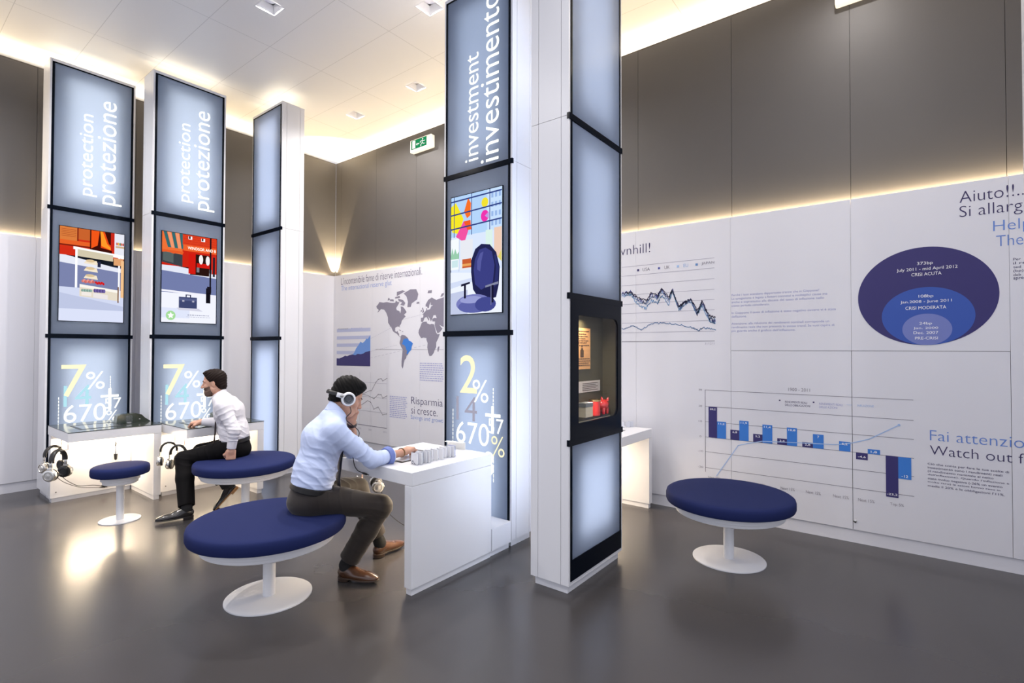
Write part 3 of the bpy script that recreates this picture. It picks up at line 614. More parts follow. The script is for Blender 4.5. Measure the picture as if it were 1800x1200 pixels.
def cable(t, pts, name='cable', plug=True):
    from mathutils import geometry
    P = [Vector(p) for p in pts]; out = []
    for i in range(len(P)-1):
        p0, p1, p2, p3 = P[max(i-1, 0)], P[i], P[i+1], P[min(i+2, len(P)-1)]
        for k in range(8):
            q = k/8; out.append(.5*((2*p1)+(-p0+p2)*q+(2*p0-5*p1+4*p2-p3)*q*q+(-p0+3*p1-3*p2+p3)*q**3))
    out.append(P[-1]); mb = MB(); mb.tube(out, .0028, BLACK, 8); c = mb.build(name, t)
    if plug:
        d = (out[-1]-out[-3]).normalized(); mb = MB(); mb.lathe([(.004, -.03), (.007, -.01), (.007, .02), (.003, .022), (.003, .04), (0, .041)], out[-1], BLACK, 12, tuple(d)); mb.build('plug', c)
hp1 = headphones('silver headphones hanging under the left desk, the pair nearer the wall', (1.06, -3.705, .598), FACE_X+.35)
hp2 = dup(hp1, (1.30, -3.715, .590), FACE_X+.75, 'silver headphones hanging under the left desk, the front pair with a cup facing out', 1.12)
hp1.scale = (1.0,)*3
hp3 = dup(hp1, (1.68, -2.945, .596), FACE_X-.45, 'silver headphones hanging under the second desk, left pair', .95)
hp4 = dup(hp1, (1.92, -2.945, .594), FACE_X-.75, "silver headphones hanging under the second desk, right pair beside the black knee", .95)
hp5 = dup(hp1, (4.325, -2.44, .672), -.55, 'silver headphones hanging under the centre desk beside the brown trouser knee', .9)
def wcable(t, pts, plug=True):
    bpy.context.view_layer.update(); M = t.matrix_world.inverted(); cable(t, [M @ Vector(p) for p in pts], plug=plug)
wcable(hp1, [(1.03, -3.69, .36), (1.0, -3.675, .30), (.95, -3.60, .215), (.88, -3.49, .14), (.84, -3.41, .105), (.818, -3.26, .075)])
wcable(hp2, [(1.27, -3.69, .36), (1.2, -3.65, .30), (1.06, -3.57, .22), (.95, -3.48, .155), (.85, -3.35, .12), (.818, -3.245, .085)])
wcable(hp5, [(4.37, -2.43, .46), (4.375, -2.42, .38), (4.40, -2.38, .28), (4.43, -2.25, .16), (4.45, -2.12, .12)])
# a lone jack lead hanging over the lit back panel of the left desk
t = thing('jack_lead', 'short black jack lead hanging on the lit back panel of the left desk', 'cable', (.825, -3.155, .63), 0)
mb = MB(); mb.tube([(0, 0, .01), (0, .004, -.05), (0, .0, -.10)], .003, mat('clear_pink_strap', (.42, .26, .24), .4), 8); mb.build('strap', t)
mb = MB(); mb.lathe([(.002, 0), (.012, -.06), (.017, -.15), (.012, -.20), (0, -.21)], (0, 0, -.08), BLACK, 16); mb.lathe([(.004, 0), (.0145, -.045), (.0185, -.12)], (0, .001, -.10), CHROME, 8); mb.build('plug', t)

# ------------------------------------------------------------------ stools
def stool(label, loc, R, base_r, ring_r, ring_h, pole_r, H=.49, tilt=0):
    t = thing('round_stool', label, 'stool', loc, random.uniform(0, 6))
    th = .085; mb = MB(); pr = [(0, H-th)]
    pr += [(R-.020, H-th), (R-.006, H-th+.006), (R, H-th+.02), (R, H-.030), (R-.005, H-.012), (R-.018, H-.003), (R-.05, H), (R*.5, H+.002), (0, H+.002)]
    mb.lathe(pr, (0, 0, 0), BLUEF, 96); mb.build('seat', t)
    mb = MB(); z = H-th-.0005; mb.lathe([(0, z), (ring_r, z), (ring_r, z-ring_h*.55), (ring_r-.012, z-ring_h*.62), (ring_r-.014, z-ring_h*.92), (ring_r-.022, z-ring_h), (0, z-ring_h)], (0, 0, 0), SWHITE, 96); mb.build('under_dish', t)
    mb = MB(); mb.lathe([(pole_r, .008), (pole_r, H-th-ring_h)], (0, 0, 0), SWHITE, 32); mb.build('pole', t)
    mb = MB(); mb.lathe([(0, 0), (base_r, 0), (base_r, .007), (base_r-.004, .010), (0, .010)], (0, 0, 0), SWHITE, 96); mb.build('base', t)
    return t
stool('big round stool with blue top in the foreground, person in headphones on its edge', (4.388, -3.30, 0), .452, .25, .395, .065, .036)
stool('big round stool with blue top under the white-shirted person', (2.56, -2.60, 0), .437, .25, .385, .065, .036)
stool('empty big round stool with blue top in front of the bar chart wall', (6.485, -.945, 0), .44, .25, .385, .065, .036)
stool('small round stool with blue top in front of the left desk', (1.94, -3.41, 0), .218, .155, .145, .075, .030)

# ------------------------------------------------------------------ printed graphics on the right wall (plane y = 0, flat prints)
W = lambda d: (lambda x, z: (x, -d, z))
INKD = mat('print_dark_violet', srgb(52, 44, 92), .6); INKB = mat('print_mid_blue', srgb(96, 132, 205), .6); NV = mat('print_navy', srgb(48, 42, 104), .6); BL = mat('print_blue', srgb(52, 120, 205), .6)
LBL = mat('print_pale_blue', srgb(158, 186, 226), .6); PW = mat('print_white', (.85, .85, .88), .6); GR = mat('print_grey', srgb(120, 116, 128), .6); GRL = mat('print_light_grey', srgb(160, 158, 176), .6); RB = mat('print_royal_blue', srgb(48, 82, 168), .6); PB = mat('print_lavender_blue', srgb(112, 124, 188), .6); MAPG = mat('print_map_grey', srgb(128, 124, 140), .6); TXT = mat('print_text_blue_grey', srgb(158, 162, 204), .6)
def wall_text(label, lines, cat='wall lettering', name='wall_lettering'):
    """lines: (text, x0, x1, z0, z1, material)"""
    mb = MB()
    for s, x0, x1, z0, z1, m in lines: fit_text(mb, s, W(.0012), x0, x1, z0, z1, m, -.012)
    return tag(mb.build(name), label, cat)
def para(label, x0, z_top, dz, h, lines, m, per=None, name='wall_paragraph'):
    """small paragraph; per = metres per character"""
    mb = MB()
    for i, s in enumerate(lines):
        if not s: continue
        v, f, sz = text_mesh(s, 0); wd = per*len(s); asc = h*(1.25 if any(c in s for c in 'gpqjy(') else 1.0); lo = h*(.25 if any(c in s for c in 'gpqjy(') else 0)
        z = z_top-dz*i-h
        mb.add([(x0+wd*q[0], -.0012, z-lo+asc*q[1]) for q in v], f, m)
    return tag(mb.build(name), label, 'wall text')
def greek(label, x0, x1, z1, z0, n, m, h):
    """illegible small print: rows of broken strokes"""
    mb = MB()
    for i in range(n):
        z = z1-(z1-z0)*i/(n-1)*1.0; x = x0; e = x1-random.uniform(0, .12)*(x1-x0)
        while x < e:
            q = random.uniform(.016, .055); mb.poly([W(.0012)(x, z-h), W(.0012)(min(x+q, e), z-h), W(.0012)(min(x+q, e), z), W(.0012)(x, z)], m); x += q+.010
    return tag(mb.build('wall_paragraph'), label, 'wall text')
wall_text('dark heading about the international reserve glut above the world map', [("L'incontenibile fame di riserve internazionali.", .202, 2.137, 2.585, 2.70, INKD)])
wall_text('blue English heading The international reserve glut under the dark one', [('The international reserve glut', .205, 1.478, 2.462, 2.565, INKB)])
wall_text('dark heading Risparmiare si cresce low beside the lit column', [('Risparmiare', 1.925, 2.70, .725, .86, INKD), ('si cresce.', 1.926, 2.458, .62, .72, INKD)])
wall_text('blue heading Savings and growth under the dark Risparmiare heading', [('Savings and growth', 1.916, 2.60, .525, .60, INKB)])
wall_text('heading ending in wnhill! right of the front column', [('downhill!', 4.98, 5.493, 2.515, 2.61, INKD)])
wall_text('large dark violet heading Aiuto!! Si allarga, top right', [('Aiuto!!...', 7.843, 8.20, 2.602, 2.685, INKD), ('Si allarga', 7.842, 8.215, 2.472, 2.578, INKD)])
wall_text('large blue heading Help! The, below the Aiuto heading', [('Help!', 8.02, 8.235, 2.348, 2.445, INKB), ('The', 8.034, 8.17, 2.262, 2.338, INKB)])
wall_text('large blue heading Fai attenzione right of the bar chart', [('Fai attenzione', 7.662, 8.27, .866, .942, INKB)])
wall_text('large dark violet heading Watch out for, under Fai attenzione', [('Watch out for', 7.661, 8.25, .760, .83, INKD)])
para('small grey-violet paragraph under the Watch out heading', 7.647, .70, .0268, .0165, ['Ciò che conta per fare le tue scelte di', 'investimento sono i rendimenti reali', '(il rendimento nominale al netto', "dell'inflazione). Quando l'inflazione è", 'stata molto negativa (-26% un evento', 'molto raro) le azioni hanno reso in', "media il 20% e le obbligazioni l'11%."], INKD, .0112)
para('small pale paragraph about Giappone right of the line chart', 6.268, 2.042, .0325, .020, ['Perché i tassi scendono dappertutto tranne che in Giappone?', 'La spiegazione è legata a fattori connessi e molteplici cause ma', 'anche e soprattutto alla discesa del tasso di inflazione nello', 'stesso periodo considerato.', '', 'In Giappone il tasso di inflazione è stato negativo ovvero vi è stata', 'deflazione.', '', 'Attenzione: alla riduzione dei rendimenti nominali corrisponde un', 'rendimento reale che non presenta lo stesso trend. Se vuoi capire di', "più guarda anche il grafico dell'inflazione."], TXT, .0117)
para('small dark paragraph cut off by the right edge column', 8.119, 2.172, .0268, .017, ['Per', 'il re', 'ted', '(bp)', 'deb', 'spre'], INKD, .0125)
greek('pale paragraph to the right of the small line graph', 1.45, 1.84, .845, .545, 12, TXT, .012)
greek('pale paragraph under Africa on the world map', 2.10, 2.60, 1.345, 1.11, 9, TXT, .012)
# falling-rates line chart
t = thing('line_chart', 'wide line chart of falling jagged lines right of the front column', 'chart', (4.4, -.0004, 1.6))
L_ = lambda x, z: (x-4.4, -.0010, z-1.6); L2 = lambda x, z: (x-4.4, -.0016, z-1.6)
mb = MB()
for z in (2.391, 2.297, 2.197, 2.098, 2.003, 1.908, 1.808, 1.709): line2(mb, [(4.42, z), (6.117, z)], .0035, L_, GRL)
line2(mb, [(4.42, 1.617), (6.117, 1.617)], .005, L_, GR); mb.build('grid', t)
def jag(pts, amp, n=16, seed=1):
    rnd = random.Random(seed); out = []
    for (a, b), (c, d) in zip(pts[:-1], pts[1:]):
        for i in range(n): q = i/n; out.append((a+(c-a)*q, b+(d-b)*q+rnd.uniform(-amp, amp)))
    out.append(pts[-1]); return out
base = [(4.42, 2.25), (4.6, 2.18), (4.8, 2.22), (5.0, 2.13), (5.215, 2.114), (5.287, 2.123), (5.365, 2.064), (5.448, 2.03), (5.503, 2.10), (5.57, 2.075), (5.613, 2.14), (5.682, 2.05), (5.717, 2.12), (5.785, 1.955), (5.83, 1.99), (5.898, 2.02), (5.958, 1.905), (6.003, 1.99), (6.072, 1.852), (6.125, 1.835)]
for off, seed, m, amp, sc_, nm in ((-.022, 11, LBL, .016, 1.05, 'pale_line'), (-.05, 5, mat('print_sky_blue', srgb(120, 170, 220), .6), .014, 1.1, 'pale_line'), (-.014, 8, mat('print_slate_blue', srgb(84, 92, 168), .6), .022, 1.15, 'blue_line'), (0, 3, mat('print_ink', srgb(46, 42, 78), .6), .012, 1, 'dark_line')):
    mb = MB(); line2(mb, jag([(x, 2.03+(z-2.03)*sc_+off*(1.6 if 5.3 < x < 5.7 else .6)) for x, z in base], amp, 12, seed), .0065, L2, m); mb.build(nm, t)
mb = MB(); line2(mb, jag([(4.42, 1.83), (4.8, 1.74), (5.1, 1.77), (5.214, 1.744), (5.301, 1.785), (5.399, 1.735), (5.502, 1.797), (5.616, 1.797), (5.72, 1.789), (5.897, 1.753), (5.97, 1.716), (6.012, 1.745), (6.128, 1.717)], .008, 12, 4), .0065, L2, mat('print_steel_blue', srgb(88, 130, 182), .6)); mb.build('blue_line', t)
mb = MB()
for s, x, m, x0, x1 in (('USA', 5.365, NV, 5.413, 5.49), ('UK', 5.585, mat('print_slate_blue', (.1, .1, .4)), 5.64, 5.693), ('EU', 5.775, LBL, 5.83, 5.875), ('JAPAN', 5.955, mat('print_steel_blue', (.1, .2, .4)), 6.0, 6.117)):
    rect2(mb, x-.011, 2.333, x+.011, 2.355, L2, m); fit_text(mb, s, L2, x0, x1, 2.33, 2.362, LBL if s == 'EU' else GR, -.006)
fit_text(mb, '31/12/11', L2, 6.03, 6.117, 1.583, 1.603, GRL, -.006); mb.build('legend', t)
# nested bubbles
t = thing('bubble_diagram', 'three nested blue ellipses with crisis dates on the white wall', 'diagram', (7.65, -.0004, 1.572))
B0 = lambda d: (lambda x, z: (x-7.65, -d, z-1.572))
for nm, c, rx, rz, d, m in (('large_disc', (7.637, 1.940), .411, .367, .0008, NV), ('middle_disc', (7.650, 1.789), .2715, .2165, .0014, RB), ('small_disc', (7.650, 1.690), .145, .117, .0020, PB)):
    mb = MB(); mb.poly([B0(d)(c[0]+rx*math.cos(i*math.pi/48), c[1]+rz*math.sin(i*math.pi/48)) for i in range(96)], m); mb.build(nm, t)
mb = MB(); b = B0(.0026)
for s, x0, x1, z0, z1 in (('373bp', 7.597, 7.69, 2.168, 2.197), ('July 2011 - mid April 2012', 7.474, 7.828, 2.126, 2.156), ('CRISI ACUTA', 7.563, 7.738, 2.092, 2.116), ('108bp', 7.604, 7.69, 1.922, 1.950), ('Jan.2008 - June 2011', 7.495, 7.794, 1.884, 1.910), ('CRISI MODERATA', 7.525, 7.763, 1.840, 1.864), ('24bp', 7.607, 7.681, 1.720, 1.745), ('Jan. 2000', 7.572, 7.716, 1.688, 1.709), ('Dec. 2007', 7.572, 7.716, 1.655, 1.676), ('PRE-CRISI', 7.581, 7.713, 1.614, 1.635)):
    fit_text(mb, s, b, x0, x1, z0, z1, PW, 0)
mb.build('lettering', t)
# bar chart
t = thing('bar_chart', 'navy and blue bar chart 1900 - 2011 behind the empty big stool', 'chart', (6.03, -.0004, .40))
C0 = lambda d: (lambda x, z: (x-6.03, -d, z-.40))
mb = MB()
for z in (1.158, 1.005, .862, .720, .583, .435): line2(mb, [(6.03, z), (7.566, z)], .0036, C0(.0008), GR)
line2(mb, [(6.03, 1.158), (6.03, .397)], .005, C0(.0009), GR); mb.build('grid', t)
bars = [(6.06, 6.137, 1.003, NV, '20,2'), (6.137, 6.216, .874, BL, '11,2'), (6.253, 6.33, .809, NV, '6,8'), (6.33, 6.408, .898, BL, '11,9'), (6.445, 6.521, .791, NV, '5,2'), (6.521, 6.60, .880, BL, '11,4'), (6.638, 6.713, .773, NV, '3,4'), (6.713, 6.79, .872, BL, '10,8'), (6.828, 6.906, .762, NV, '2,8'), (6.906, 6.983, .836, BL, '7'), (7.09, 7.167, .797, BL, '5,2'), (7.204, 7.281, .667, NV, '-4,6'), (7.281, 7.36, .757, BL, '1,8'), (7.395, 7.472, .405, NV, '-23,2'), (7.472, 7.551, .555, BL, '-12')]
for x0, x1, z, m, s in bars:
    mb = MB(); rect2(mb, x0, .72, x1, z, C0(.0014), m); br = mb.build('bar', t)
    mb = MB(); wd = .013*len(s)*(x1-x0)/.077; c = (x0+x1)/2; zz = (z-.030) if z > .72 else z+.012
    fit_text(mb, s, C0(.0024), c-wd/2, c+wd/2, zz, zz+.019, PW, .01); mb.build('value', br)
mb = MB(); line2(mb, [(6.131, .374), (6.32, .673), (6.40, .70), (6.52, .733), (6.713, .746), (6.9, .757), (7.067, .766), (7.167, .788), (7.29, .834), (7.479, .962)], .007, C0(.0019), LBL)
mb.poly([C0(.0020)(7.479+.009*math.cos(i*.5236), .962+.009*math.sin(i*.5236)) for i in range(12)], LBL); mb.build('inflation_line', t)
mb = MB(); fit_text(mb, '1900 - 2011', C0(.0012), 6.726, 6.887, 1.185, 1.212, GR, -.004); mb.build('title', t); mb = MB()
for s, x0, x1, z0, z1, m in (('RENDIMENTI REALI', 6.70, 6.866, 1.082, 1.099, INKD), ('DELLE OBBLIGAZIONI', 6.70, 6.888, 1.056, 1.073, INKD), ('RENDIMENTI REALI', 6.953, 7.117, 1.082, 1.099, TXT), ('DELLE AZIONI', 6.953, 7.08, 1.056, 1.073, TXT), ('INFLAZIONE', 7.215, 7.322, 1.085, 1.102, LBL)): fit_text(mb, s, C0(.0012), x0, x1, z0, z1, m, -.004)
rect2(mb, 6.653, 1.094, 6.665, 1.105, C0(.0012), INKD); rect2(mb, 6.907, 1.094, 6.919, 1.105, C0(.0012), NV); line2(mb, [(7.145, 1.094), (7.178, 1.094)], .003, C0(.0012), LBL); mb.build('legend', t)
for s, z in (('30', 1.158), ('20', 1.005), ('10', .862), ('0', .72), ('-10', .583), ('-20', .435)): mb = MB(); fit_text(mb, s, C0(.0012), 5.985-.008*len(s), 5.985+.008*len(s), z-.008, z+.009, GR, -.006); mb.build('axis_label', t)
for x in (6.11, 6.30, 6.49, 6.716, 6.906, 7.10, 7.269): mb = MB(); fit_text(mb, 'Next 15%', C0(.0012), x-.053, x+.053, .338, .362, GR, -.006); mb.build('axis_label', t)
mb = MB(); fit_text(mb, 'Top 5%', C0(.0012), 7.419, 7.504, .338, .365, GR, -.006); mb.build('axis_label', t)
# thin outline of the access panel is the panel joint itself (geometry)
# area chart and small line graph by the corner
t = thing('area_chart', 'small navy and blue area chart left of the world map', 'chart', (.09, -.0004, 1.27))
A0 = lambda d: (lambda x, z: (x-.09, -d, z-1.27))
mb = MB()
for z in (1.87, 1.75, 1.63, 1.51, 1.39): rect2(mb, .09, z-.058, .98, z-.004, A0(.0006), mat('print_faint_blue', srgb(178, 184, 214), .6))
mb.build('background_bands', t)
mb = MB(); mb.poly([A0(.0010)(x, z) for x, z in ((.42, 1.30), (.42, 1.42), (.50, 1.44), (.56, 1.47), (.62, 1.55), (.68, 1.60), (.73, 1.655), (.78, 1.63), (.84, 1.66), (.88, 1.70), (.91, 1.69), (.98, 1.754), (.98, 1.30))], mat('print_soft_blue', srgb(104, 146, 214), .6)); mb.build('blue_area', t)
mb = MB(); mb.poly([A0(.0016)(x, z) for x, z in ((.09, 1.265), (.09, 1.385), (.16, 1.38), (.24, 1.40), (.33, 1.43), (.38, 1.42), (.44, 1.44), (.52, 1.45), (.60, 1.44), (.66, 1.46), (.74, 1.455), (.80, 1.465), (.86, 1.49), (.98, 1.51), (.98, 1.272))], NV); mb.build('navy_area', t)
mb = MB(); fit_text(mb, 'investimenti', A0(.0016), .16, .40, 1.855, 1.878, GR, -.004); fit_text(mb, 'risparmio lordo', A0(.0016), .52, .78, 1.855, 1.878, TXT, -.004); rect2(mb, .135, 1.86, .148, 1.872, A0(.0016), NV); rect2(mb, .495, 1.86, .508, 1.872, A0(.0016), INKB); mb.build('legend', t)
t = thing('line_graph', 'thin grey line graph behind the head of the person in headphones', 'chart', (.35, -.0004, .32))
G0 = lambda d: (lambda x, z: (x-.35, -d, z-.32))
mb = MB()
for z in (1.02, .80, .58, .36): line2(mb, [(.35, z), (1.385, z)], .004, G0(.0008), GRL)
for x in (.45, .72, .99, 1.385): line2(mb, [(x, .34), (x, 1.18)], .003, G0(.0008), GRL)
line2(mb, [(.35, .355), (1.385, .355)], .006, G0(.0009), GR); mb.build('grid', t)
for i, p in enumerate([[(.45, .62), (.7, .80), (.95, .89), (1.02, .90), (1.12, 1.03), (1.18, 1.08), (1.25, 1.09), (1.29, 1.06), (1.385, 1.10)], [(.45, .85), (.6, .84), (.80, .83), (.93, .82), (1.0, .80), (1.08, .78), (1.18, .85), (1.25, .85), (1.29, .80), (1.385, .84)], [(.45, .62), (.6, .60), (.80, .68), (.92, .74), (1.0, .72), (1.08, .62), (1.18, .66), (1.29, .55), (1.385, .57)]]):
    mb = MB(); line2(mb, p, .006, G0(.0014), mat('print_dark_grey', srgb(92, 90, 100), .6))
    for x, z in p[-5:]: mb.poly([G0(.0016)(x+.008*math.cos(a*1.047), z+.008*math.sin(a*1.047)) for a in range(6)], mat('print_dark_grey', (.1, .1, .1)))
    mb.build('graph_line', t)
mb = MB()
for x in (.72, .99, 1.34): fit_text(mb, '20%02d' % int((x-.4)*12), G0(.0012), x-.04, x+.04, .285, .31, GRL, -.006)
mb.build('lettering', t)
# world map: lon/lat outlines drawn to the printed size
t = thing('world_map', 'grey printed world map with one country in blue on the white wall', 'map', (1.1, -.0004, 1.25))
def ll(d):
    la = [-60, -54, -35, 0, 15, 37, 50, 65, 75, 84]; zz = [1.225, 1.259, 1.44, 1.66, 1.765, 1.92, 2.04, 2.19, 2.29, 2.40]
    return lambda lon, lat: (1.118+(lon+168)*.0063-1.1, -d, float(np.interp(lat, la, zz))-1.25)
m0 = ll(.0008); mb = MB()
LAND = [
 [(-168, 65), (-162, 67), (-156, 71), (-141, 69.6), (-128, 70), (-115, 68.5), (-108, 68), (-98, 68), (-95, 71), (-88, 68.5), (-82, 69), (-87, 64.5), (-94, 60), (-92, 57), (-82, 55), (-79, 51.5), (-77, 57), (-78, 62), (-70, 61), (-65, 58.5), (-57, 53), (-66, 49.5), (-60, 46.5), (-66, 44.5), (-70, 42), (-74, 40), (-76, 35), (-81, 31), (-80, 25.5), (-82, 29), (-90, 29.5), (-97, 27), (-97, 20), (-91, 18.5), (-88, 21), (-87, 17), (-83, 14.5), (-83, 9.5), (-78, 8.5), (-80, 7.5), (-85, 10), (-90, 14), (-96, 16), (-105, 20), (-109, 25.5), (-113, 30.5), (-115, 29), (-117, 33), (-123, 38), (-124, 47), (-130, 54), (-138, 59), (-150, 60), (-158, 56.5), (-164, 55), (-158, 59), (-165, 61.5)],
 [(-78, 8.5), (-75, 11), (-72, 12), (-62, 10.5), (-52, 5), (-49, 0), (-40, -3), (-35, -7), (-39, -14), (-41, -21.5), (-48, -26), (-53, -33), (-57, -35), (-58, -38.5), (-63, -41), (-66, -46), (-68, -52), (-70, -55), (-74, -51), (-74, -43), (-72, -35), (-70.5, -20), (-76, -14), (-81, -6), (-80, -1), (-78, 3)],
 [(-17, 15), (-16, 20), (-10, 29), (-6, 35.5), (3, 37), (10, 37), (11, 33.5), (20, 31), (25, 32), (33, 31), (36, 24), (39, 16), (43, 11.5), (51, 12), (46, 3), (40, -5), (40, -15), (35, -22), (32, -28), (26, -34), (19, -35), (15, -27), (12, -16), (13, -6), (9, 1), (9, 4.5), (0, 5.5), (-8, 4.5), (-13, 9)],
 [(-9, 37), (-9, 43), (-2, 43.5), (-1, 47), (-4, 48.5), (2, 51), (8, 54), (8, 57), (11, 56), (11, 54), (20, 55), (24, 59), (30, 60), (22, 60.5), (22, 65), (18, 61), (16, 56.5), (12, 57), (11, 59), (6, 59), (6, 62), (14, 68), (25, 71), (40, 67), (45, 68), (60, 69.5), (70, 73), (82, 73), (105, 77.5), (115, 74), (140, 72.5), (160, 70), (178, 68), (178, 65), (163, 60), (158, 52), (155, 58), (140, 58), (135, 54.5), (140, 48), (130, 42), (127, 35), (121, 39.5), (121, 31), (110, 21), (106, 15), (104, 10), (100, 14), (104, 1.5), (98, 9), (94, 16), (88, 22), (80, 14), (77, 8), (72, 20), (66, 25), (57, 26.5), (49, 30), (56, 24), (59, 22), (52, 16), (44, 13), (39, 21), (35, 29), (36, 36.5), (28, 36.8), (27, 40.5), (33, 42), (41, 41.5), (38, 46), (31, 46), (28, 41.5), (23, 36.7), (19.5, 41), (13, 45.5), (18, 40), (16, 38), (9, 44), (3, 43), (0, 39.5), (-2, 36.8)],
 [(-55, 60), (-43, 60), (-40, 65), (-22, 70), (-18, 77), (-25, 83), (-45, 83.5), (-68, 79.5), (-58, 75.5), (-53, 68)], [(-80, 64), (-66, 62.5), (-62, 66.5), (-70, 71), (-88, 73.5), (-85, 70), (-73, 67.5)], [(-118, 71), (-102, 70), (-104, 73), (-115, 73.5)], [(-92, 77), (-62, 82), (-72, 83.4), (-92, 82)], [(-125, 72), (-116, 73), (-120, 76), (-124, 75)], [(-98, 74), (-80, 74.5), (-82, 77), (-98, 76)], [(-24, 64), (-14, 64), (-15, 66.5), (-23, 66.3)], [(-5.5, 50), (1.5, 51.5), (0, 54), (-3, 58.5), (-6, 57), (-3, 54)], [(-10, 52), (-6, 52.5), (-6, 55), (-9, 54.5)], [(44, -25), (47, -25), (50, -15), (48, -13), (44, -17)], [(-84, 22), (-75, 20), (-77, 21.5), (-82, 23)], [(-73, 18), (-68.5, 18.5), (-71, 20)], [(12, 77), (25, 77), (26, 80), (14, 80)], [(52, 71), (58, 71), (68, 76.5), (56, 75)], [(114, -22), (122, -18), (131, -12), (136, -12), (141, -17), (143, -11), (153, -26), (150, -37), (140, -38), (131, -32), (116, -35)], [(95, 5), (105, -5), (104, -6), (98, 0)], [(109, 1), (117, 6), (118, 1), (115, -4), (110, -2)], [(131, 31), (140, 36), (142, 42), (137, 36)]]
for p in LAND: mb.poly([m0(*q) for q in p], MAPG)
mb.build('land', t)
mb = MB(); m1 = ll(.0014); mb.poly([m1(*q) for q in [(-70, -4), (-69, 1), (-64, 3.5), (-60, 4.5), (-51, 3.5), (-49, 0), (-40, -3), (-35, -7), (-39, -14), (-41, -21.5), (-48, -26), (-53, -32), (-57, -29), (-54, -25), (-58, -20), (-60, -14), (-66, -10), (-73, -8)]], BL); mb.build('blue_country', t)
mb = MB(); q0 = lambda x, z: (x-1.1, -.0010, z-1.25); line2(mb, [(1.105, 1.531), (2.62, 1.531)], .004, q0, GR)
for a, b_ in (((.99, 1.70), (1.50, 1.86)), ((.99, 1.50), (1.62, 1.60)), ((.99, 1.40), (2.25, 1.60)), ((1.75, 1.97), (2.2, 2.03))):
    n = 14
    for i in range(n): q = i/n; r_ = (i+.55)/n; line2(mb, [(a[0]+(b_[0]-a[0])*q, a[1]+(b_[1]-a[1])*q), (a[0]+(b_[0]-a[0])*r_, a[1]+(b_[1]-a[1])*r_)], .0035, q0, GRL)
mb.build('guide_lines', t)

# ------------------------------------------------------------------ people: smooth bodies grown from blended limb volumes
F32 = np.float32
def nrm(v): v = np.asarray(v, float); return v/np.linalg.norm(v)
def cap(P, a, b, r1, r2):
    a = np.asarray(a, F32); b = np.asarray(b, F32); d = b-a; q = P-a; t = np.clip(q @ d/max(float(d @ d), 1e-9), 0, 1)
    return np.linalg.norm(q-t[:, None]*d, axis=1)-(r1+(r2-r1)*t)
def ecap(P, a, b, r1, r2, side, s):
    side = nrm(side).astype(F32); a = np.asarray(a, F32); b = np.asarray(b, F32); d = b-a; q = P-a
    k = (1-1/s)
    q = q-np.outer(q @ side, side)*F32(k); d = d-side*(d @ side)*F32(k)
    t = np.clip(q @ d/max(float(d @ d), 1e-9), 0, 1)
    return np.linalg.norm(q-t[:, None]*d, axis=1)-(r1+(r2-r1)*t)
def ell(P, c, R, rad):
    q = (P-np.asarray(c, F32)) @ np.asarray(R, F32); rad = np.asarray(rad, F32)
    k0 = np.linalg.norm(q/rad, axis=1); k1 = np.linalg.norm(q/rad**2, axis=1)+1e-9
    return k0*(k0-1)/k1
def rbox(P, c, R, h, r):
    q = np.abs((P-np.asarray(c, F32)) @ np.asarray(R, F32))-(np.asarray(h, F32)-r)
    return np.linalg.norm(np.maximum(q, 0), axis=1)+np.minimum(q.max(1), 0)-r
def smin(a, b, k):
    h = np.clip(.5+.5*(b-a)/k, 0, 1); return b+(a-b)*h-k*h*(1-h)
def smax(a, b, k): return -smin(-a, -b, k)
def plane(P, p, n): return (P-np.asarray(p, F32)) @ nrm(n).astype(F32)     # >0 on the n side
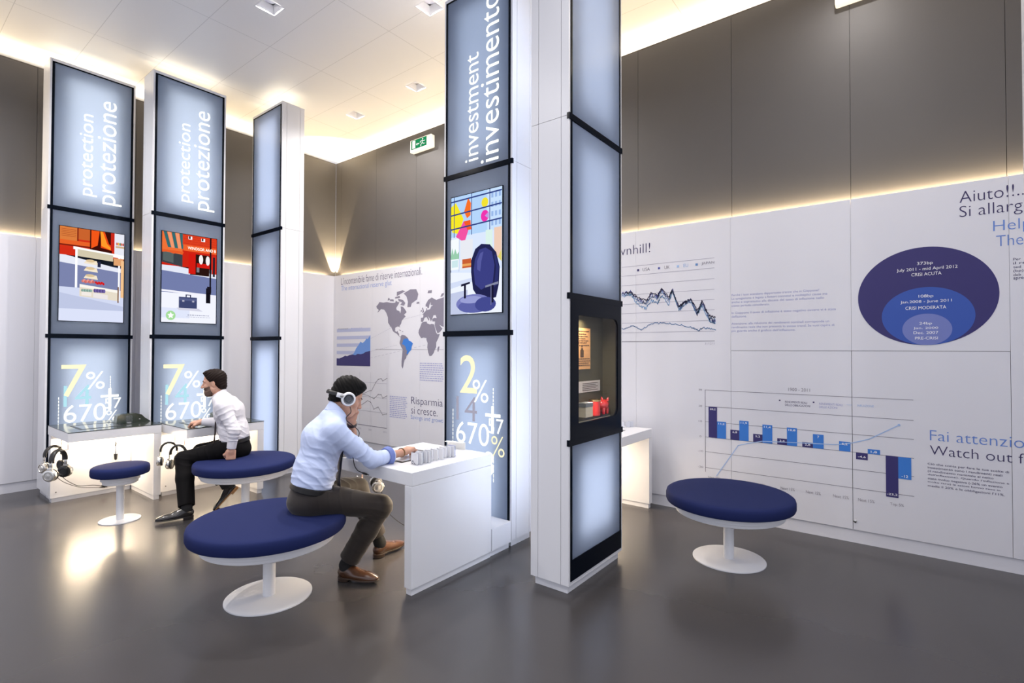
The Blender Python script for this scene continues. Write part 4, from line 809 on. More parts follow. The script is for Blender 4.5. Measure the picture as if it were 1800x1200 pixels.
def grow(name, fn, lo, hi, h, m, parent, B=8):
    """surface nets over a sparse grid"""
    lo = np.asarray(lo, float); n = np.ceil((np.asarray(hi)-lo)/h).astype(int)+2; n = ((n+B-1)//B)*B
    nb = n//B; ii = np.stack(np.meshgrid(*[np.arange(k) for k in nb], indexing='ij'), -1).reshape(-1, 3)
    cen = lo+(ii*B+B/2-.5)*h; fc = fn(cen.astype(F32)); keep = np.abs(fc) < h*B*.87*1.6+.01
    F = np.where(fc > 0, 1, -1).astype(F32).reshape(nb).repeat(B, 0).repeat(B, 1).repeat(B, 2)
    off = np.stack(np.meshgrid(*[np.arange(B)]*3, indexing='ij'), -1).reshape(-1, 3)
    kb = ii[keep]; idx = (kb[:, None, :]*B+off[None]).reshape(-1, 3)
    out = np.empty(len(idx), F32)
    for s in range(0, len(idx), 400000): out[s:s+400000] = fn((lo+idx[s:s+400000]*h).astype(F32))
    F[idx[:, 0], idx[:, 1], idx[:, 2]] = out
    S_ = F < 0; c = S_[:-1, :-1, :-1].astype(np.int8)
    cnt = sum(S_[i:n[0]-1+i, j:n[1]-1+j, k:n[2]-1+k].astype(np.int8) for i in (0, 1) for j in (0, 1) for k in (0, 1))
    cells = np.argwhere((cnt > 0) & (cnt < 8)); vid = -np.ones(cnt.shape, np.int32); vid[tuple(cells.T)] = np.arange(len(cells))
    acc = np.zeros((len(cells), 3)); num = np.zeros(len(cells))
    cor = [(i, j, k) for i in (0, 1) for j in (0, 1) for k in (0, 1)]
    val = {q: F[cells[:, 0]+q[0], cells[:, 1]+q[1], cells[:, 2]+q[2]] for q in cor}
    for a in cor:
        for ax in range(3):
            if a[ax]: continue
            b = list(a); b[ax] = 1; b = tuple(b); fa, fb = val[a], val[b]; cr = (fa < 0) != (fb < 0)
            t = np.where(cr, fa/(fa-fb+1e-12), 0); p = np.tile(np.array(a, float), (len(cells), 1)); p[:, ax] += t
            acc[cr] += p[cr]; num[cr] += 1
    V = lo+(cells+acc/num[:, None])*h; faces = []
    for ax in range(3):
        o1, o2 = [(1, 2), (2, 0), (0, 1)][ax]
        sl0 = [slice(None)]*3; sl1 = [slice(None)]*3; sl0[ax] = slice(0, -1); sl1[ax] = slice(1, None)
        ch = S_[tuple(sl0)] != S_[tuple(sl1)]; e = np.argwhere(ch); e = e[(e[:, o1] > 0) & (e[:, o2] > 0) & (e[:, o1] < n[o1]-1) & (e[:, o2] < n[o2]-1)]
        flip = S_[tuple(e.T)]
        def g(d1, d2): q = e.copy(); q[:, o1] -= d1; q[:, o2] -= d2; return vid[tuple(q.T)]
        q = np.stack([g(0, 0), g(1, 0), g(1, 1), g(0, 1)], 1); q[~flip] = q[~flip][:, ::-1]; faces.append(q)
    f = np.concatenate(faces); f = f[(f >= 0).all(1)]
    me = bpy.data.meshes.new(name); me.vertices.add(len(V)); me.vertices.foreach_set('co', V.astype(F32).ravel())
    me.loops.add(f.size); me.loops.foreach_set('vertex_index', f.ravel().astype(np.int32)); me.polygons.add(len(f))
    me.polygons.foreach_set('loop_start', np.arange(0, f.size, 4, dtype=np.int32)); me.polygons.foreach_set('loop_total', np.full(len(f), 4, np.int32))
    me.polygons.foreach_set('use_smooth', np.ones(len(f), bool)); me.materials.append(m); me.update(); me.validate()
    o = bpy.data.objects.new(name, me); COL.objects.link(o); o.parent = parent
    if parent is not None: o.location = -parent.location if parent.type == 'EMPTY' else (0, 0, 0)
    return o
SKIN = mat('skin', (.60, .33, .23), .5, sss=.12, noise=.06, nscale=30)
def hand_sdf(P, W_, d, n, s, curl, thumb=.5, size=1.0, spread=.0):
    """W_ wrist point, d finger direction, n palm-facing normal, s direction of the thumb side"""
    d = nrm(d); n = nrm(np.asarray(n, float)-d*np.dot(n, d)); s = nrm(np.asarray(s, float)-d*np.dot(s, d)-n*np.dot(s, n)); W_ = np.asarray(W_, float); z = size
    R = np.stack([s, d, n], 1)
    f = rbox(P, W_+d*.052*z, R, (.041*z, .048*z, .015*z), .013*z); f = smin(f, cap(P, W_-d*.02, W_+d*.02*z, .026*z, .026*z), .02)
    f = smin(f, ell(P, W_+d*.035*z+s*.024*z+n*.010*z, R, (.020*z, .034*z, .017*z)), .012)
    offs = (.031, .0105, -.0105, -.030); Ls = (.96, 1.06, 1.0, .80)
    for i in range(4):
        b = W_+d*(.094-.004*abs(i-1.2))*z+s*offs[i]*z; a = 0; cu = curl[i] if isinstance(curl[0], (tuple, list)) else curl; r = (.0098, .0100, .0096, .0085)[i]*z
        for j, L in enumerate((.044, .027, .023)):
            a += cu[j]; dd = d*math.cos(a)+n*math.sin(a)+s*spread*(1.5-i)*.12; e = b+nrm(dd)*L*Ls[i]*z
            f = smin(f, cap(P, b, e, r, r*.90), .006); b = e; r *= .90
    b = W_+d*.026*z+s*.030*z+n*.006*z; dirs = [nrm(d*.70+s*.62+n*.30), nrm(d*.85+s*(.45-thumb)+n*(.25+thumb*.5)), nrm(d*.8+s*(.2-thumb*1.5)+n*(.25+thumb*.7))]; r = .0135*z
    for L, dd in zip((.036, .031, .026), dirs): e = b+dd*L*z; f = smin(f, cap(P, b, e, r, r*.88), .008); b = e; r *= .88
    return f
def head_sdf(P, hc, R, jaw=1.0):
    L = lambda x, y, z: np.asarray(hc)+R @ np.array([x, y, z])
    f = ell(P, L(0, -.012, .042), R, (.074, .096, .088))
    f = smin(f, ell(P, L(0, .026, -.028), R, (.060, .066, .088)), .03)
    f = smin(f, ell(P, L(0, .060, -.086), R, (.034*jaw, .028, .026)), .03)
    for s in (-1, 1):
        f = smin(f, cap(P, L(s*.054, .0, -.055), L(s*.026, .062, -.092), .020, .018), .025)   # jaw line
        f = smin(f, ell(P, L(s*.040, .066, -.020), R, (.020, .016, .018)), .018)              # cheek
        f = smax(f, -ell(P, L(s*.032, .098, .014), R, (.018, .016, .012)), .010)              # eye socket
        f = smin(f, cap(P, L(s*.012, .086, .030), L(s*.050, .070, .031), .008, .007), .012)   # brow
        f = smin(f, ell(P, L(s*.032, .078, .013), R, (.013, .0115, .0095)), .004)             # lid
        f = smin(f, ell(P, L(s*.076, -.010, -.002), R @ np.array([[.94, -.34*s, 0], [.34*s, .94, 0], [0, 0, 1]]), (.007, .019, .031)), .006)  # ear
        f = smax(f, -ell(P, L(s*.086, -.004, .002), R, (.006, .009, .015)), .004)
    f = smin(f, cap(P, L(0, .086, .018), L(0, .110, -.022), .008, .0125), .010)               # nose
    for s in (-1, 1): f = smin(f, ell(P, L(s*.011, .100, -.026), R, (.008, .010, .008)), .006)
    f = smin(f, cap(P, L(-.018, .084, -.050), L(.018, .084, -.050), .006, .006), .006)        # lips
    f = smin(f, cap(P, L(-.015, .083, -.061), L(.015, .083, -.061), .0065, .0065), .006)
    f = smax(f, -cap(P, L(-.022, .0925, -.0555), L(.022, .0925, -.0555), .0016, .0016), .003)
    return f
def make_person(label, base, J, skin, shirt_m, trouser_m, shoe_m, sole_m, hair_m, opt):
    t = thing('person', label, 'person', base)
    A = {k: np.asarray(v, float) for k, v in J.items()}
    for k in 'LR':      # ankle sits over the heel of the posed shoe
        h_, d_, u_ = [np.asarray(q, float) for q in opt['foot'+k]]; d_ = nrm(d_); u_ = nrm(u_-d_*np.dot(u_, d_)); A['an'+k] = h_+d_*.052+u_*.092
    rp, rc = nrm(A['rp']), nrm(A['rc']); R = np.stack([nrm(A['hr']), nrm(A['hf']), nrm(np.cross(A['hr'], A['hf']))], 1); R[:, 0] = np.cross(R[:, 1], R[:, 2])
    hc = A['head']; sp = nrm(A['waist']-A['pel'])
    neck_top = hc+R @ np.array([0, -.018, -.055])
    def torso(P, m):
        f = ecap(P, A['pel']-sp*.02, A['waist'], .112+m, .100+m, rp, 1.42)
        f = smin(f, ecap(P, A['waist'], A['chest'], .100+m, .112+m, rc, 1.45), .06)
        f = smin(f, ecap(P, A['chest'], A['neck']-nrm(A['neck']-A['chest'])*.05, .110+m, .062+m, rc, 1.75), .05)
        for k in ('shL', 'shR'): f = smin(f, cap(P, A['neck']*.75+A['chest']*.25, A[k], .052+m, .054+m), .05)
        return f
    def arm(P, k, m, upto=1.0):
        f = smin(cap(P, A['sh'+k], A['el'+k], .054+m, .043+m), cap(P, A['el'+k], A['el'+k]+(A['wr'+k]-A['el'+k])*upto, .044+m, .044+m+(.027-.044)*upto), .02)
        return f
    def leg(P, k, m, flare=0):
        hp, kn, an = A['hip'+k], A['kn'+k], A['an'+k]
        f = cap(P, hp, kn, .088+m, .060+m); f = smin(f, smin(cap(P, kn, kn*.6+an*.4, .058+m, .056+m+flare*.3), cap(P, kn*.6+an*.4, an, .056+m+flare*.3, .038+m+flare), .02), .03)
        return f
    def body(P):
        f = torso(P, -.006)
        for k in 'LR': f = smin(f, arm(P, k, -.004), .03); f = smin(f, leg(P, k, -.008), .03)
        f = smin(f, cap(P, A['neck']-nrm(A['neck']-A['chest'])*.03, neck_top, .056, .052), .03)
        f = smin(f, head_sdf(P, hc, R, opt.get('jaw', 1)), .015)
        for k in 'LR':
            h = opt['hand'+k]; f = smin(f, hand_sdf(P, A['wr'+k], *h), .012)
            ft = opt['foot'+k]; f = smin(f, cap(P, A['an'+k], np.asarray(ft[0])+nrm(ft[1])*.12+nrm(ft[2])*.034, .032, .018), .02)
        return f
    allp = np.stack([A[k] for k in ('pel', 'waist', 'chest', 'neck', 'head', 'shL', 'shR', 'elL', 'elR', 'wrL', 'wrR', 'hipL', 'hipR', 'knL', 'knR', 'anL', 'anR')])
    lo, hi = allp.min(0)-.22, allp.max(0)+.22; lo[2] = max(lo[2], -.01)
    grow('body', body, lo, hi, .004, skin, t)
    # ---- shirt
    cuffs = opt['cuff']
    def folds(P, c, amp, dirv, lam, rad, ph=0):
        q = P-np.asarray(c, F32); wgt = np.exp(-(q**2).sum(1)/rad**2); u = q @ nrm(dirv).astype(F32)
        side = nrm(np.cross(dirv, (.3, .5, .8))).astype(F32); v = q @ side
        w_ = 1-np.abs(np.sin(math.pi*u/lam+ph+.9*np.sin(v*17+ph)+.35*np.sin(v*43+u*13))); return -amp*1.5*wgt*(w_*w_-.25)
    bp = A['pel']+sp*opt.get('belt', .075)
    def shirt(P):
        f = torso(P, .010)
        f = smin(f, ecap(P, bp+sp*.035, A['waist']*.6+A['pel']*.4+sp*.05, .118, .112, rp, 1.40), .04)     # blouses over the belt
        for k in 'LR': f = smin(f, arm(P, k, .010, cuffs[k]), .035)
        for a in opt['folds']: f = f+folds(P, *a)
        f = f+.0009*np.sin(P @ np.array([61, 23, 37], F32)+2*np.sin(P @ np.array([-17, 41, 13], F32)))
        f = smax(f, -plane(P, bp+sp*.012, sp), .004)
        f = smax(f, -cap(P, A['neck']-nrm(neck_top-A['neck'])*.01, neck_top, .052, .058), .006)
        for k in 'LR':
            a = nrm(A['wr'+k]-A['el'+k]); e = A['el'+k]+(A['wr'+k]-A['el'+k])*cuffs[k]
            near = np.linalg.norm(P-e.astype(F32), axis=1) < .085
            f = np.where(near, np.maximum(f, plane(P, e, a)), f)
            f = np.where(near, np.maximum(f, -(np.maximum(cap(P, e-a*.03, e+a*.05, .044+(.027-.044)*cuffs[k]+.004, .044+(.027-.044)*cuffs[k]+.004), 0*f-1))), f)
        return f
    sh = grow('shirt', shirt, lo, hi, .005, shirt_m, t)
    na = nrm(neck_top-A['neck'])
    def collar(P):
        o = cap(P, A['neck']-na*.02, A['neck']+na*.05, .076, .070); i = cap(P, A['neck']-na*.04, A['neck']+na*.09, .065, .061)
        f = np.maximum(o, -i); f = np.maximum(f, plane(P, A['neck']+na*.040+R[:, 1]*(-.02), nrm(na+R[:, 1]*.35))); f = np.maximum(f, -plane(P, A['neck']-na*.012, na)); return f
    grow('collar', collar, A['neck']-.13, A['neck']+.13, .0035, opt.get('collar_m', shirt_m), t)
    for k in 'LR':
        a = nrm(A['wr'+k]-A['el'+k]); e = A['el'+k]+(A['wr'+k]-A['el'+k])*cuffs[k]; rr = .044+(.027-.044)*cuffs[k]+.010+opt.get('cuff_r', .003)
        def cuff(P, e=e, a=a, rr=rr, wd=opt['cuff_w'][k]):
            o = cap(P, e-a*wd, e+a*.002, rr+.003, rr+opt.get('cuff_flare', 0.0)); f = np.maximum(o, plane(P, e+a*.004, a)); f = np.maximum(f, -plane(P, e-a*wd, a)); return np.maximum(f, -cap(P, e-a*.1, e+a*.1, rr-.005, rr-.005))
        grow('cuff', cuff, e-.10, e+.10, .0035, opt.get('cuff_m', {}).get(k, shirt_m), t)
        if opt.get('lining', {}).get(k):
            def lin(P, e=e, a=a, rr=rr):
                o = cap(P, e-a*.004, e+a*.024, rr+.004, rr-.001); f = np.maximum(o, plane(P, e+a*.022, a)); f = np.maximum(f, -plane(P, e-a*.006, a)); return np.maximum(f, -cap(P, e-a*.1, e+a*.1, rr-.006, rr-.006))
            grow('cuff_band', lin, e-.10, e+.10, .0035, opt['lining'][k], t)
    # ---- trousers and belt
    def tro(P, m=.012):
        f = ecap(P, A['pel']-sp*.03, A['pel']+sp*.10, .110, .110, rp, 1.48)
        for k in 'LR': f = smin(f, leg(P, k, m, .016), .035)
        f = smin(f, ell(P, A['pel']-sp*.035-opt['fwd']*.005, np.eye(3), (.122, .122, .085)), .04)
        for a in opt['tfolds']: f = f+folds(P, *a)
        return f
    hems = opt.get('hem', {'L': .93, 'R': .93})
    def trousers(P):
        f = smax(tro(P), plane(P, bp+sp*.012, sp)-3.0*np.maximum((P-bp.astype(F32)) @ opt['fwd'].astype(F32)-.085, 0), .004)
        for k in 'LR':
            a = nrm(A['an'+k]-A['kn'+k]); e = A['kn'+k]+(A['an'+k]-A['kn'+k])*hems[k]; near = np.linalg.norm(P-e.astype(F32), axis=1) < .12
            f = np.where(near, np.maximum(f, plane(P, e, a)), f); f = np.where(near, np.maximum(f, -cap(P, e-a*.04, e+a*.08, .052, .055)), f)
        return f
    grow('trousers', trousers, lo, hi, .005, trouser_m, t)
    def belt(P):
        f = np.abs(ecap(P, A['pel']-sp*.03, A['pel']+sp*.14, .117, .117, rp, 1.48))-.008
        f = np.maximum(f, plane(P, bp+sp*.014, sp)); return np.maximum(f, -plane(P, bp-sp*.024, sp))
    bl = grow('belt', belt, bp-.22, bp+.22, .004, mat('black_leather_belt', (.008, .007, .007), .35, spec=.3), t)
    # ---- hair, brows, eyes
    L = lambda x, y, z: hc+R @ np.array([x, y, z])
    grow('hair', lambda P: opt['hair'](P, L, R), hc-.16, hc+.17, .003, hair_m, t)
    if 'beard' in opt: grow('beard', lambda P: opt['beard'](P, L, R, head_sdf(P, hc, R, opt.get('jaw', 1))), hc-.16, hc+.16, .003, opt['beard_m'], t)
    for s in (-1, 1):
        grow('eyebrow', lambda P: cap(P, L(s*.014, .0925, .033), L(s*.050, .0755, .036), .0042, .003), L(s*.03, .085, .034)-.04, L(s*.03, .085, .034)+.04, .002, hair_m, t)
        mb = MB(); e = L(s*.032, .0770, .012); ax = tuple(nrm(R @ np.array([s*.12, 1, -.35]))); e = e-np.array(t.location)
        pr = [(.0115*math.sin(a), .0115*math.cos(a)) for a in np.linspace(math.pi, .62, 10)]; mb.lathe(pr, e, mat('eye_white', (.75, .73, .70), .25), 20, ax)
        mb.lathe([(.0069, .0094), (.0045, .0108), (0, .0117)], e, mat('iris_brown', (.05, .028, .015), .15), 20, ax); mb.build('eye', t)
    # ---- socks and shoes
    for k in 'LR':
        hp, d, up = [np.asarray(q, float) for q in opt['foot'+k]]; d = nrm(d); up = nrm(up-d*np.dot(up, d)); sd = np.cross(d, up); Rf = np.stack([sd, d, up], 1)
        q = lambda x, y, z: hp+Rf @ np.array([x, y, z])
        an = A['an'+k]
        grow('sock', lambda P: smin(cap(P, an+(A['kn'+k]-an)*.22, an, .046, .041), cap(P, an, q(0, .07, .045), .040, .034), .02), np.minimum(an, q(0, .05, .05))-.16, np.maximum(an, q(0, .05, .05))+.18, .005, mat('black_sock', (.008, .008, .009), .9), t)
        def upper(P):
            f = ell(P, q(0, .050, .048), Rf, (.036, .056, .046)); f = smin(f, ell(P, q(0, .150, .034), Rf, (.047, .085, .032)), .04); f = smin(f, ell(P, q(0, .225, .026), Rf, (.040, .062, .024)), .03)
            f = smin(f, cap(P, q(0, .07, .07), q(0, .135, .050), .030, .026), .03)
            f = smax(f, -plane(P, q(0, 0, .012), up), .004)
            f = smax(f, -smin(cap(P, q(0, .045, .085), q(0, .06, .20), .033, .06), cap(P, q(0, .045, .085), q(0, .085, .105), .03, .02), .02), .006)
            f = f+.0012*np.sin(P @ (d*160).astype(F32))*np.exp(-((P-q(0, .165, .05).astype(F32))**2).sum(1)/.035**2)
            return f
        cen = q(0, .14, .05); s_ = grow('shoe', upper, cen-.22, cen+.22, .004, shoe_m, t)
        def sole(P):
            f = np.minimum(ell(P, q(0, .052, .008), Rf, (.038, .056, .5)), ell(P, q(0, .185, .008), Rf, (.050, .105, .5))); f = smin(f, rbox(P, q(0, .11, .008), Rf, (.034, .08, .008), .004), .02)
            f = np.maximum(np.maximum(f, plane(P, q(0, 0, .020), up)), -plane(P, q(0, 0, .010), up))
            hl = np.maximum(np.maximum(ell(P, q(0, .045, .0), Rf, (.037, .048, .5)), plane(P, q(0, 0, .012), up)), np.maximum(-plane(P, q(0, 0, -.008), up), plane(P, q(0, .078, 0), d)))
            return np.minimum(f, hl)
        so_ = grow('sole', sole, cen-.22, cen+.22, .0035, sole_m[k] if isinstance(sole_m, dict) else sole_m, None); so_.parent = s_
        mb = MB()
        for i in range(4):
            c = q(0, .100+.018*i, .089-.010*i)-np.array(t.location); a_ = Rf @ np.array([.022, .006, -.010]); b_ = Rf @ np.array([-.022, .006, -.010]); mb.tube([c+a_, c+up*.004, c+b_], .0022, mat('lace_dark', (.03, .018, .012), .6), 6)
        lc = mb.build('laces', s_); lc.location = t.location
    return t, A, L, R
def ring(name, c, ax, rx, ry, wd, th, m, parent, sidev=None):
    """flat strap around a wrist"""
    ax = Vector(nrm(ax)); s = Vector(nrm(sidev)) if sidev is not None else ax.orthogonal(); s = (s-ax*s.dot(ax)).normalized(); q = ax.cross(s); c = Vector(c)
    mb = MB(); vs = []; fs = []; n = 32
    for r0, h in ((0, -wd/2), (th, -wd/2), (th, wd/2), (0, wd/2)):
        for i in range(n): a = 2*math.pi*i/n; vs.append(c+s*(rx+r0)*math.cos(a)+q*(ry+r0)*math.sin(a)+ax*h)
    for j in range(4):
        for i in range(n): fs.append((j*n+i, j*n+(i+1) % n, ((j+1) % 4)*n+(i+1) % n, ((j+1) % 4)*n+i))
    mb.add(vs, fs, m, True); return mb.build(name, parent)
def hair_noise(P, R, amp, f=1.0):
    u = P @ R[:, 0].astype(F32); v = P @ R[:, 1].astype(F32); z = P @ R[:, 2].astype(F32)
    q = z+.55*v+.25*np.abs(u); return amp*(np.sin(190*f*q+2.2*np.sin(35*v)+30*u)+.6*np.sin(330*f*q+2*np.sin(60*v+20*z)-50*u)+.4*np.sin(70*v+50*u+40*z))
# person 1: blue shirt, headphones, looking down, on the foreground stool
f1 = nrm((.26, .97, 0)); r1 = nrm((.97, -.26, 0))
hf = nrm(np.array([.40, .88, 0])*math.cos(math.radians(28))+np.array([0, 0, -1])*math.sin(math.radians(28)))
J1 = dict(pel=(4.465, -3.08, .585), waist=(4.475, -3.045, .76), chest=(4.488, -2.995, .945), neck=(4.512, -2.925, 1.105), head=(4.530, -2.850, 1.205), hf=hf, hr=nrm((.88, -.40, 0)),
          rp=r1, rc=r1, shR=(4.665, -3.03, 1.015), shL=(4.335, -2.90, 1.005), elR=(4.775, -2.825, .812), wrR=(4.738, -2.535, .812), elL=(4.415, -2.715, .808), wrL=(4.515, -2.800, 1.040),
          hipR=(4.560, -3.080, .580), hipL=(4.385, -3.040, .580), knR=(4.765, -2.745, .490), knL=(4.362, -2.640, .525), anR=(4.575, -2.885, .105), anL=(4.440, -2.500, .105))
def hair1(P, L, R):
    f = ell(P, L(0, -.016, .050), R, (.086, .106, .098)); f = smin(f, ell(P, L(0, .042, .106), R, (.058, .042, .034)), .03); f = smin(f, ell(P, L(0, -.066, -.025), R, (.068, .046, .062)), .03)
    f = f+hair_noise(P, R, .0016, .9)
    face = plane(P, L(0, .066, 0), R @ np.array([0, 1, -.20])); low = plane(P, L(0, .060, .058), R @ np.array([0, 1.35, -1]))
    f = smax(f, np.minimum(low, 1), .012)
    for s in (-1, 1): f = smax(f, -ell(P, L(s*.085, .005, -.02), R, (.026, .030, .040)), .01)
    return smax(f, -plane(P, L(0, -.09, -.070), R @ np.array([0, -.4, 1])), .01)
HAIRB = mat('black_hair', (.0035, .003, .003), .6, spec=.14, noise=.4, nscale=160)
BSH = mat('pale_blue_shirt_cotton', (.53, .61, .84), .75, noise=.04, nscale=200, bump=.08, bscale=250)
BSHD = mat('blue_shirt_inner_cuff', (.14, .19, .46), .75)
BRT = mat('brown_wool_trousers', (.019, .014, .012), .72, spec=.3, noise=.10, nscale=220, bump=.1, bscale=400, sheen=.15)
BRS = mat('brown_leather_shoe', (.068, .028, .013), .24, coat=.35, noise=.25, nscale=30)
opt1 = dict(handR=((-.25, .95, .12), (0, 0, -1), (-1, -.2, 0), (.55, .85, .6), .5), handL=((-.02, -.32, .95), (.75, -.3, .2), (.2, .95, .1), (1.2, 1.4, .9), .8, .92),
            footR=((4.530, -2.902, .010), (.90, .42, 0), (0, 0, 1)), footL=((4.437, -2.545, .010), (-.06, 1, .0), (0, 0, 1)),
            cuff={'R': .50, 'L': .30}, cuff_w={'R': .030, 'L': .05}, cuff_r=.008, cuff_flare=.012, cuff_m={'R': BSHD, 'L': BSH}, lining={'R': mat('pale_blue_cuff', (.66, .72, .88), .75)}, belt=.055, fwd=f1, hair=hair1,
            folds=[((4.50, -3.05, .70), .0050, (.2, .1, 1), .050, .16), ((4.60, -3.08, .72), .0045, (.1, .6, .8), .055, .14, 1), ((4.62, -3.04, .86), .0040, (-.2, .7, .7), .06, .14, 2), ((4.55, -3.12, .88), .0030, (.5, .2, .8), .07, .14, .5), ((4.74, -2.86, .86), .0050, (.1, .6, -.6), .040, .09, 1.5), ((4.69, -2.97, .98), .0035, (.3, .5, -.7), .055, .10), ((4.40, -3.16, .66), .0040, (0, .2, 1), .05, .12, 2.2), ((4.76, -2.72, .81), .0035, (-.1, 1, 0), .035, .07)],
            tfolds=[((4.60, -2.98, .62), .0060, (.7, .6, .2), .06, .12), ((4.42, -2.85, .62), .0050, (.9, -.2, .3), .035, .14, 1), ((4.73, -2.76, .46), .0050, (.4, .2, .9), .040, .10), ((4.66, -2.84, .30), .0030, (.5, .3, .8), .08, .14)], hem={'R': .90, 'L': .86})
p1, A1, L1, R1 = make_person('person in a pale blue shirt and brown trousers wearing headphones, leaning on the centre desk', (4.465, -3.08, 0), J1, mat('skin_tan', (.52, .28, .19), .5, sss=.12, noise=.06, nscale=30), BSH, BRT, BRS, mat('brown_sole', (.035, .018, .010), .5), HAIRB, opt1)
off1 = -Vector(p1.location)
ww = A1['wrL']-(A1['wrL']-A1['elL'])*.10
o = ring('wristwatch', ww, A1['wrL']-A1['elL'], .0285, .0285, .022, .005, mat('dark_leather_strap', (.03, .014, .012), .4), p1); o.location = off1
mb = MB(); cc = ww+r1*.033-f1*.008; mb.lathe([(.0, -.003), (.014, -.003), (.014, .005), (0, .006)], cc+np.array(off1), CHROME, 20, tuple(nrm(r1-.2*f1))); mb.build('watch_case', o).location = -off1*0
bpos = A1['wrR']-(A1['wrR']-A1['elR'])*.06
o = ring('bracelet', bpos, A1['wrR']-A1['elR'], .0285, .0285, .008, .004, mat('bronze_bracelet', (.30, .18, .08), .3, metal=1), p1); o.location = off1
mb = MB(); cu = nrm(f1); pts = [(4.535, -2.885, 1.00), (4.530, -2.875, .93), (4.525, -2.890, .80), (4.525, -2.905, .68), (4.530, -2.905, .605)]
mb.tube([np.array(p)+np.array(off1) for p in pts], (.032, .005), mat('dark_tie', (.03, .03, .045), .5), 10, flat=tuple(f1)); mb.build('tie', p1)
# headphones worn by person 1, band behind the head
hw = thing('headphones', 'white and silver headphones worn on the black-haired head, band behind it', 'headphones', tuple(L1(0, 0, 0)))
O = np.array(hw.location); WS = mat('white_plastic', (.82, .82, .84), .25)
mb = MB(); mb.tube([L1(.094*math.cos(a), -.022-.112*math.sin(a), .004-.022*math.sin(a))-O for a in np.linspace(.25, math.pi-.25, 30)], (.005, .014), BLACK, 10, flat=tuple(R1[:, 2])); mb.build('headband', hw)
for s in (-1, 1):
    ax = tuple(R1 @ np.array([s, .05, -.06])); c = L1(s*.088, -.004, -.006)-O
    mb = MB(); mb.lathe([(0, -.012), (.044, -.012), (.047, 0), (.046, .010), (.040, .017), (.034, .017), (.033, .013), (0, .013)], c, WS, 40, ax); cup = mb.build('ear_cup', hw)
    mb = MB(); c2 = Vector(c)+Vector(ax)*.0132; mb.lathe([(.033, 0), (.030, .003), (.024, .001), (.022, .004), (.012, .004), (.010, .002), (0, .002)], c2, mat('dark_chrome', (.18, .19, .21), .18, metal=1), 32, ax); mb.build('cup_plate', cup)
    mb = MB(); mb.lathe([(.028, 0), (.046, -.003), (.050, -.012), (.044, -.020), (.028, -.018)], Vector(c)-Vector(ax)*.010, BLACK, 32, ax); mb.build('ear_pad', cup)
    mb = MB(); mb.tube([L1(s*.098, -.032, .000)-O, L1(s*.104, -.060, -.006)-O, L1(s*.098, -.086, -.012)-O], (.006, .016), WS, 10, flat=tuple(R1[:, 2])); mb.lathe([(.012, -.004), (.012, .006), (.006, .007), (0, .007)], L1(s*.106, -.056, -.005)-O, CHROME, 20, ax); mb.build('yoke', hw)
def sagp(x, y, z): return np.array((x, y, z))-O
cable(hw, [L1(.092, .030, -.046)-O, L1(.094, .052, -.075)-O, L1(.090, .050, -.13)-O, sagp(4.64, -2.83, .98), sagp(4.62, -2.86, .88), sagp(4.60, -2.84, .77), sagp(4.58, -2.80, .715), sagp(4.60, -2.785, .70), sagp(4.64, -2.782, .695)])
# person 2: white shirt, beard, on the middle stool, leaning to the second desk
f2 = nrm((-.62, -.78, 0)); l2 = nrm((.78, -.62, 0))
hf = nrm(np.array([-.60, -.80, 0])*math.cos(.12)+np.array([0, 0, -1])*math.sin(.12))
J2 = dict(pel=(2.318, -2.580, .585), waist=(2.305, -2.600, .75), chest=(2.278, -2.635, .925), neck=(2.222, -2.700, 1.075), head=(2.190, -2.735, 1.195), hf=hf, hr=-nrm((.80, -.60, 0)),
          rp=-l2, rc=-l2, shL=(2.415, -2.745, .990), shR=(2.105, -2.540, .985), elL=(2.520, -2.690, .765), wrL=(2.495, -2.705, .590), elR=(2.110, -2.640, .800), wrR=(1.985, -2.760, .808),
          hipL=(2.385, -2.640, .580), hipR=(2.245, -2.525, .580), knL=(2.160, -2.965, .500), knR=(2.020, -2.780, .525), anL=(2.390, -3.035, .105), anR=(2.225, -2.600, .165))
J2['anL'] = (2.375, -3.045, .105); J2['knL'] = (2.165, -2.985, .500)
def hair2(P, L, R):
    f = ell(P, L(0, -.014, .050), R, (.082, .103, .092)); f = smin(f, ell(P, L(0, .035, .108), R, (.055, .05, .026)), .03); f = smin(f, ell(P, L(0, -.065, -.025), R, (.062, .043, .055)), .03)
    f = f+hair_noise(P, R, .0012, 1.3)
    f = smax(f, plane(P, L(0, .056, .064), R @ np.array([0, 1.25, -.9])), .012)
    for s in (-1, 1): f = smax(f, -ell(P, L(s*.085, .004, -.012), R, (.028, .030, .038)), .008)
    return smax(f, -plane(P, L(0, -.09, -.070), R @ np.array([0, -.3, 1])), .01)
def beard2(P, L, R, hs):
    f = hs-.0028+hair_noise(P, R, .0008); f = smax(f, plane(P, L(0, .09, -.034), R @ np.array([0, .30, 1])), .006); f = smax(f, -plane(P, L(0, .012, -.08), R @ np.array([0, 1, -.25])), .006)
    f = smax(f, -cap(P, L(-.016, .092, -.056), L(.016, .092, -.056), .009, .009), .003)
    return smax(f, -ell(P, L(0, .108, -.022), R, (.020, .020, .014)), .003)
HAIR2 = mat('dark_brown_hair', (.012, .006, .0045), .6, spec=.14, noise=.35, nscale=160)
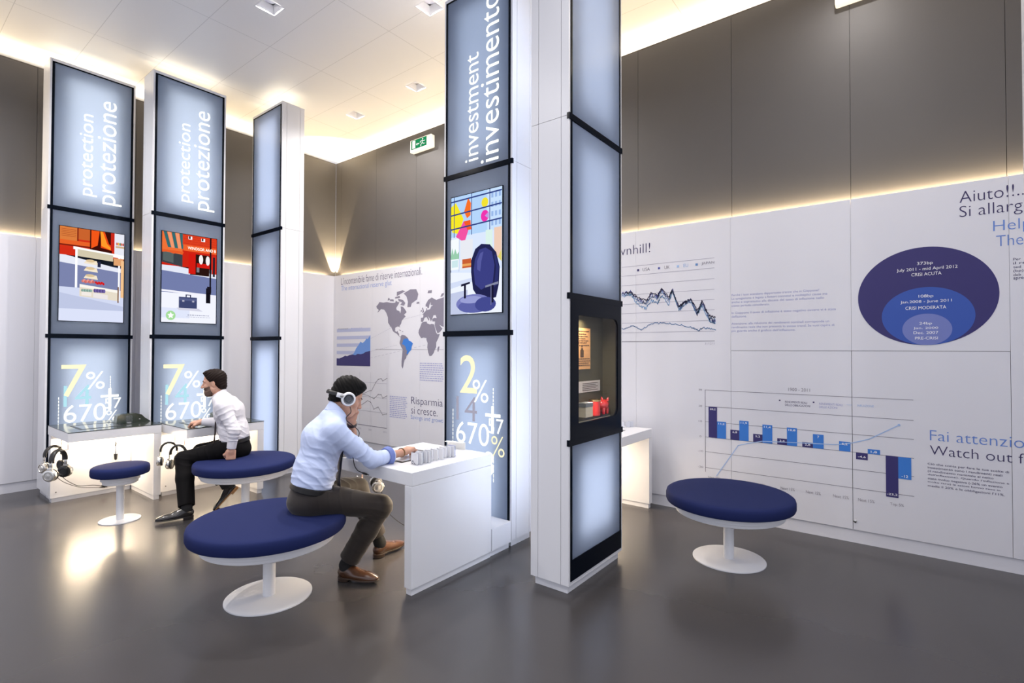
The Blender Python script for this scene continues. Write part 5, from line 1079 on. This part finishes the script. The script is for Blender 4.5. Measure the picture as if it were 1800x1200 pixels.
WSH = mat('white_shirt_cotton', (.72, .70, .74), .75, noise=.03, nscale=200, bump=.08, bscale=250)
BKT = mat('black_trousers', (.0035, .003, .0035), .8, spec=.15, noise=.1, nscale=200)
opt2 = dict(jaw=1.05, handL=((-.02, -.02, -1), -l2*.9+f2*.3, f2, (1.35, 1.45, .8), .8), handR=((-.72, -.69, -.08), (-.1, .1, -1), (.55, -.70, .5), (.85, 1.15, .7), .7),
            footL=((2.400, -2.985, .010), (-.28, -.96, 0), (0, 0, 1)), footR=((2.290, -2.545, .165), (.02, -.74, -.68), (-.45, -.58, .62)),
            cuff={'L': .93, 'R': .93}, cuff_w={'L': .075, 'R': .07}, cuff_r=.002, belt=.060, fwd=f2, hair=hair2, beard=beard2, beard_m=mat('greying_beard', (.14, .082, .060), .8, noise=.4, nscale=200),
            folds=[((2.40, -2.62, .68), .0040, (0, .2, 1), .055, .15), ((2.45, -2.72, .90), .0045, (.3, .3, -.8), .05, .12, 1), ((2.52, -2.69, .74), .0055, (.1, .1, 1), .035, .10, 2), ((2.50, -2.70, .64), .0045, (.2, 0, 1), .030, .07), ((2.32, -2.68, .85), .0030, (.5, -.5, .6), .06, .14)],
            tfolds=[((2.30, -2.80, .56), .0040, (.5, .6, .3), .06, .14), ((2.2, -2.97, .45), .0040, (.2, .2, .9), .05, .1)], hem={'L': .97, 'R': .86})
p2, A2, L2_, R2 = make_person('bearded person in a white shirt and black trousers sitting in profile', (2.375, -2.51, 0), J2, SKIN, WSH, BKT, mat('black_leather_shoe', (.012, .010, .010), .22, coat=.4), {'L': mat('black_sole', (.012, .010, .010), .5), 'R': mat('tan_sole', (.40, .20, .07), .5)}, HAIR2, opt2)
mb = MB(); off2 = -np.array(p2.location); mb.tube([np.array(p)+off2 for p in ((2.238, -2.735, .90), (2.235, -2.738, .80), (2.228, -2.738, .72), (2.222, -2.742, .66), (2.218, -2.748, .615))], (.024, .004), mat('dark_brown_tie', (.05, .03, .028), .5), 10, flat=tuple(f2)); mb.build('tie', p2)
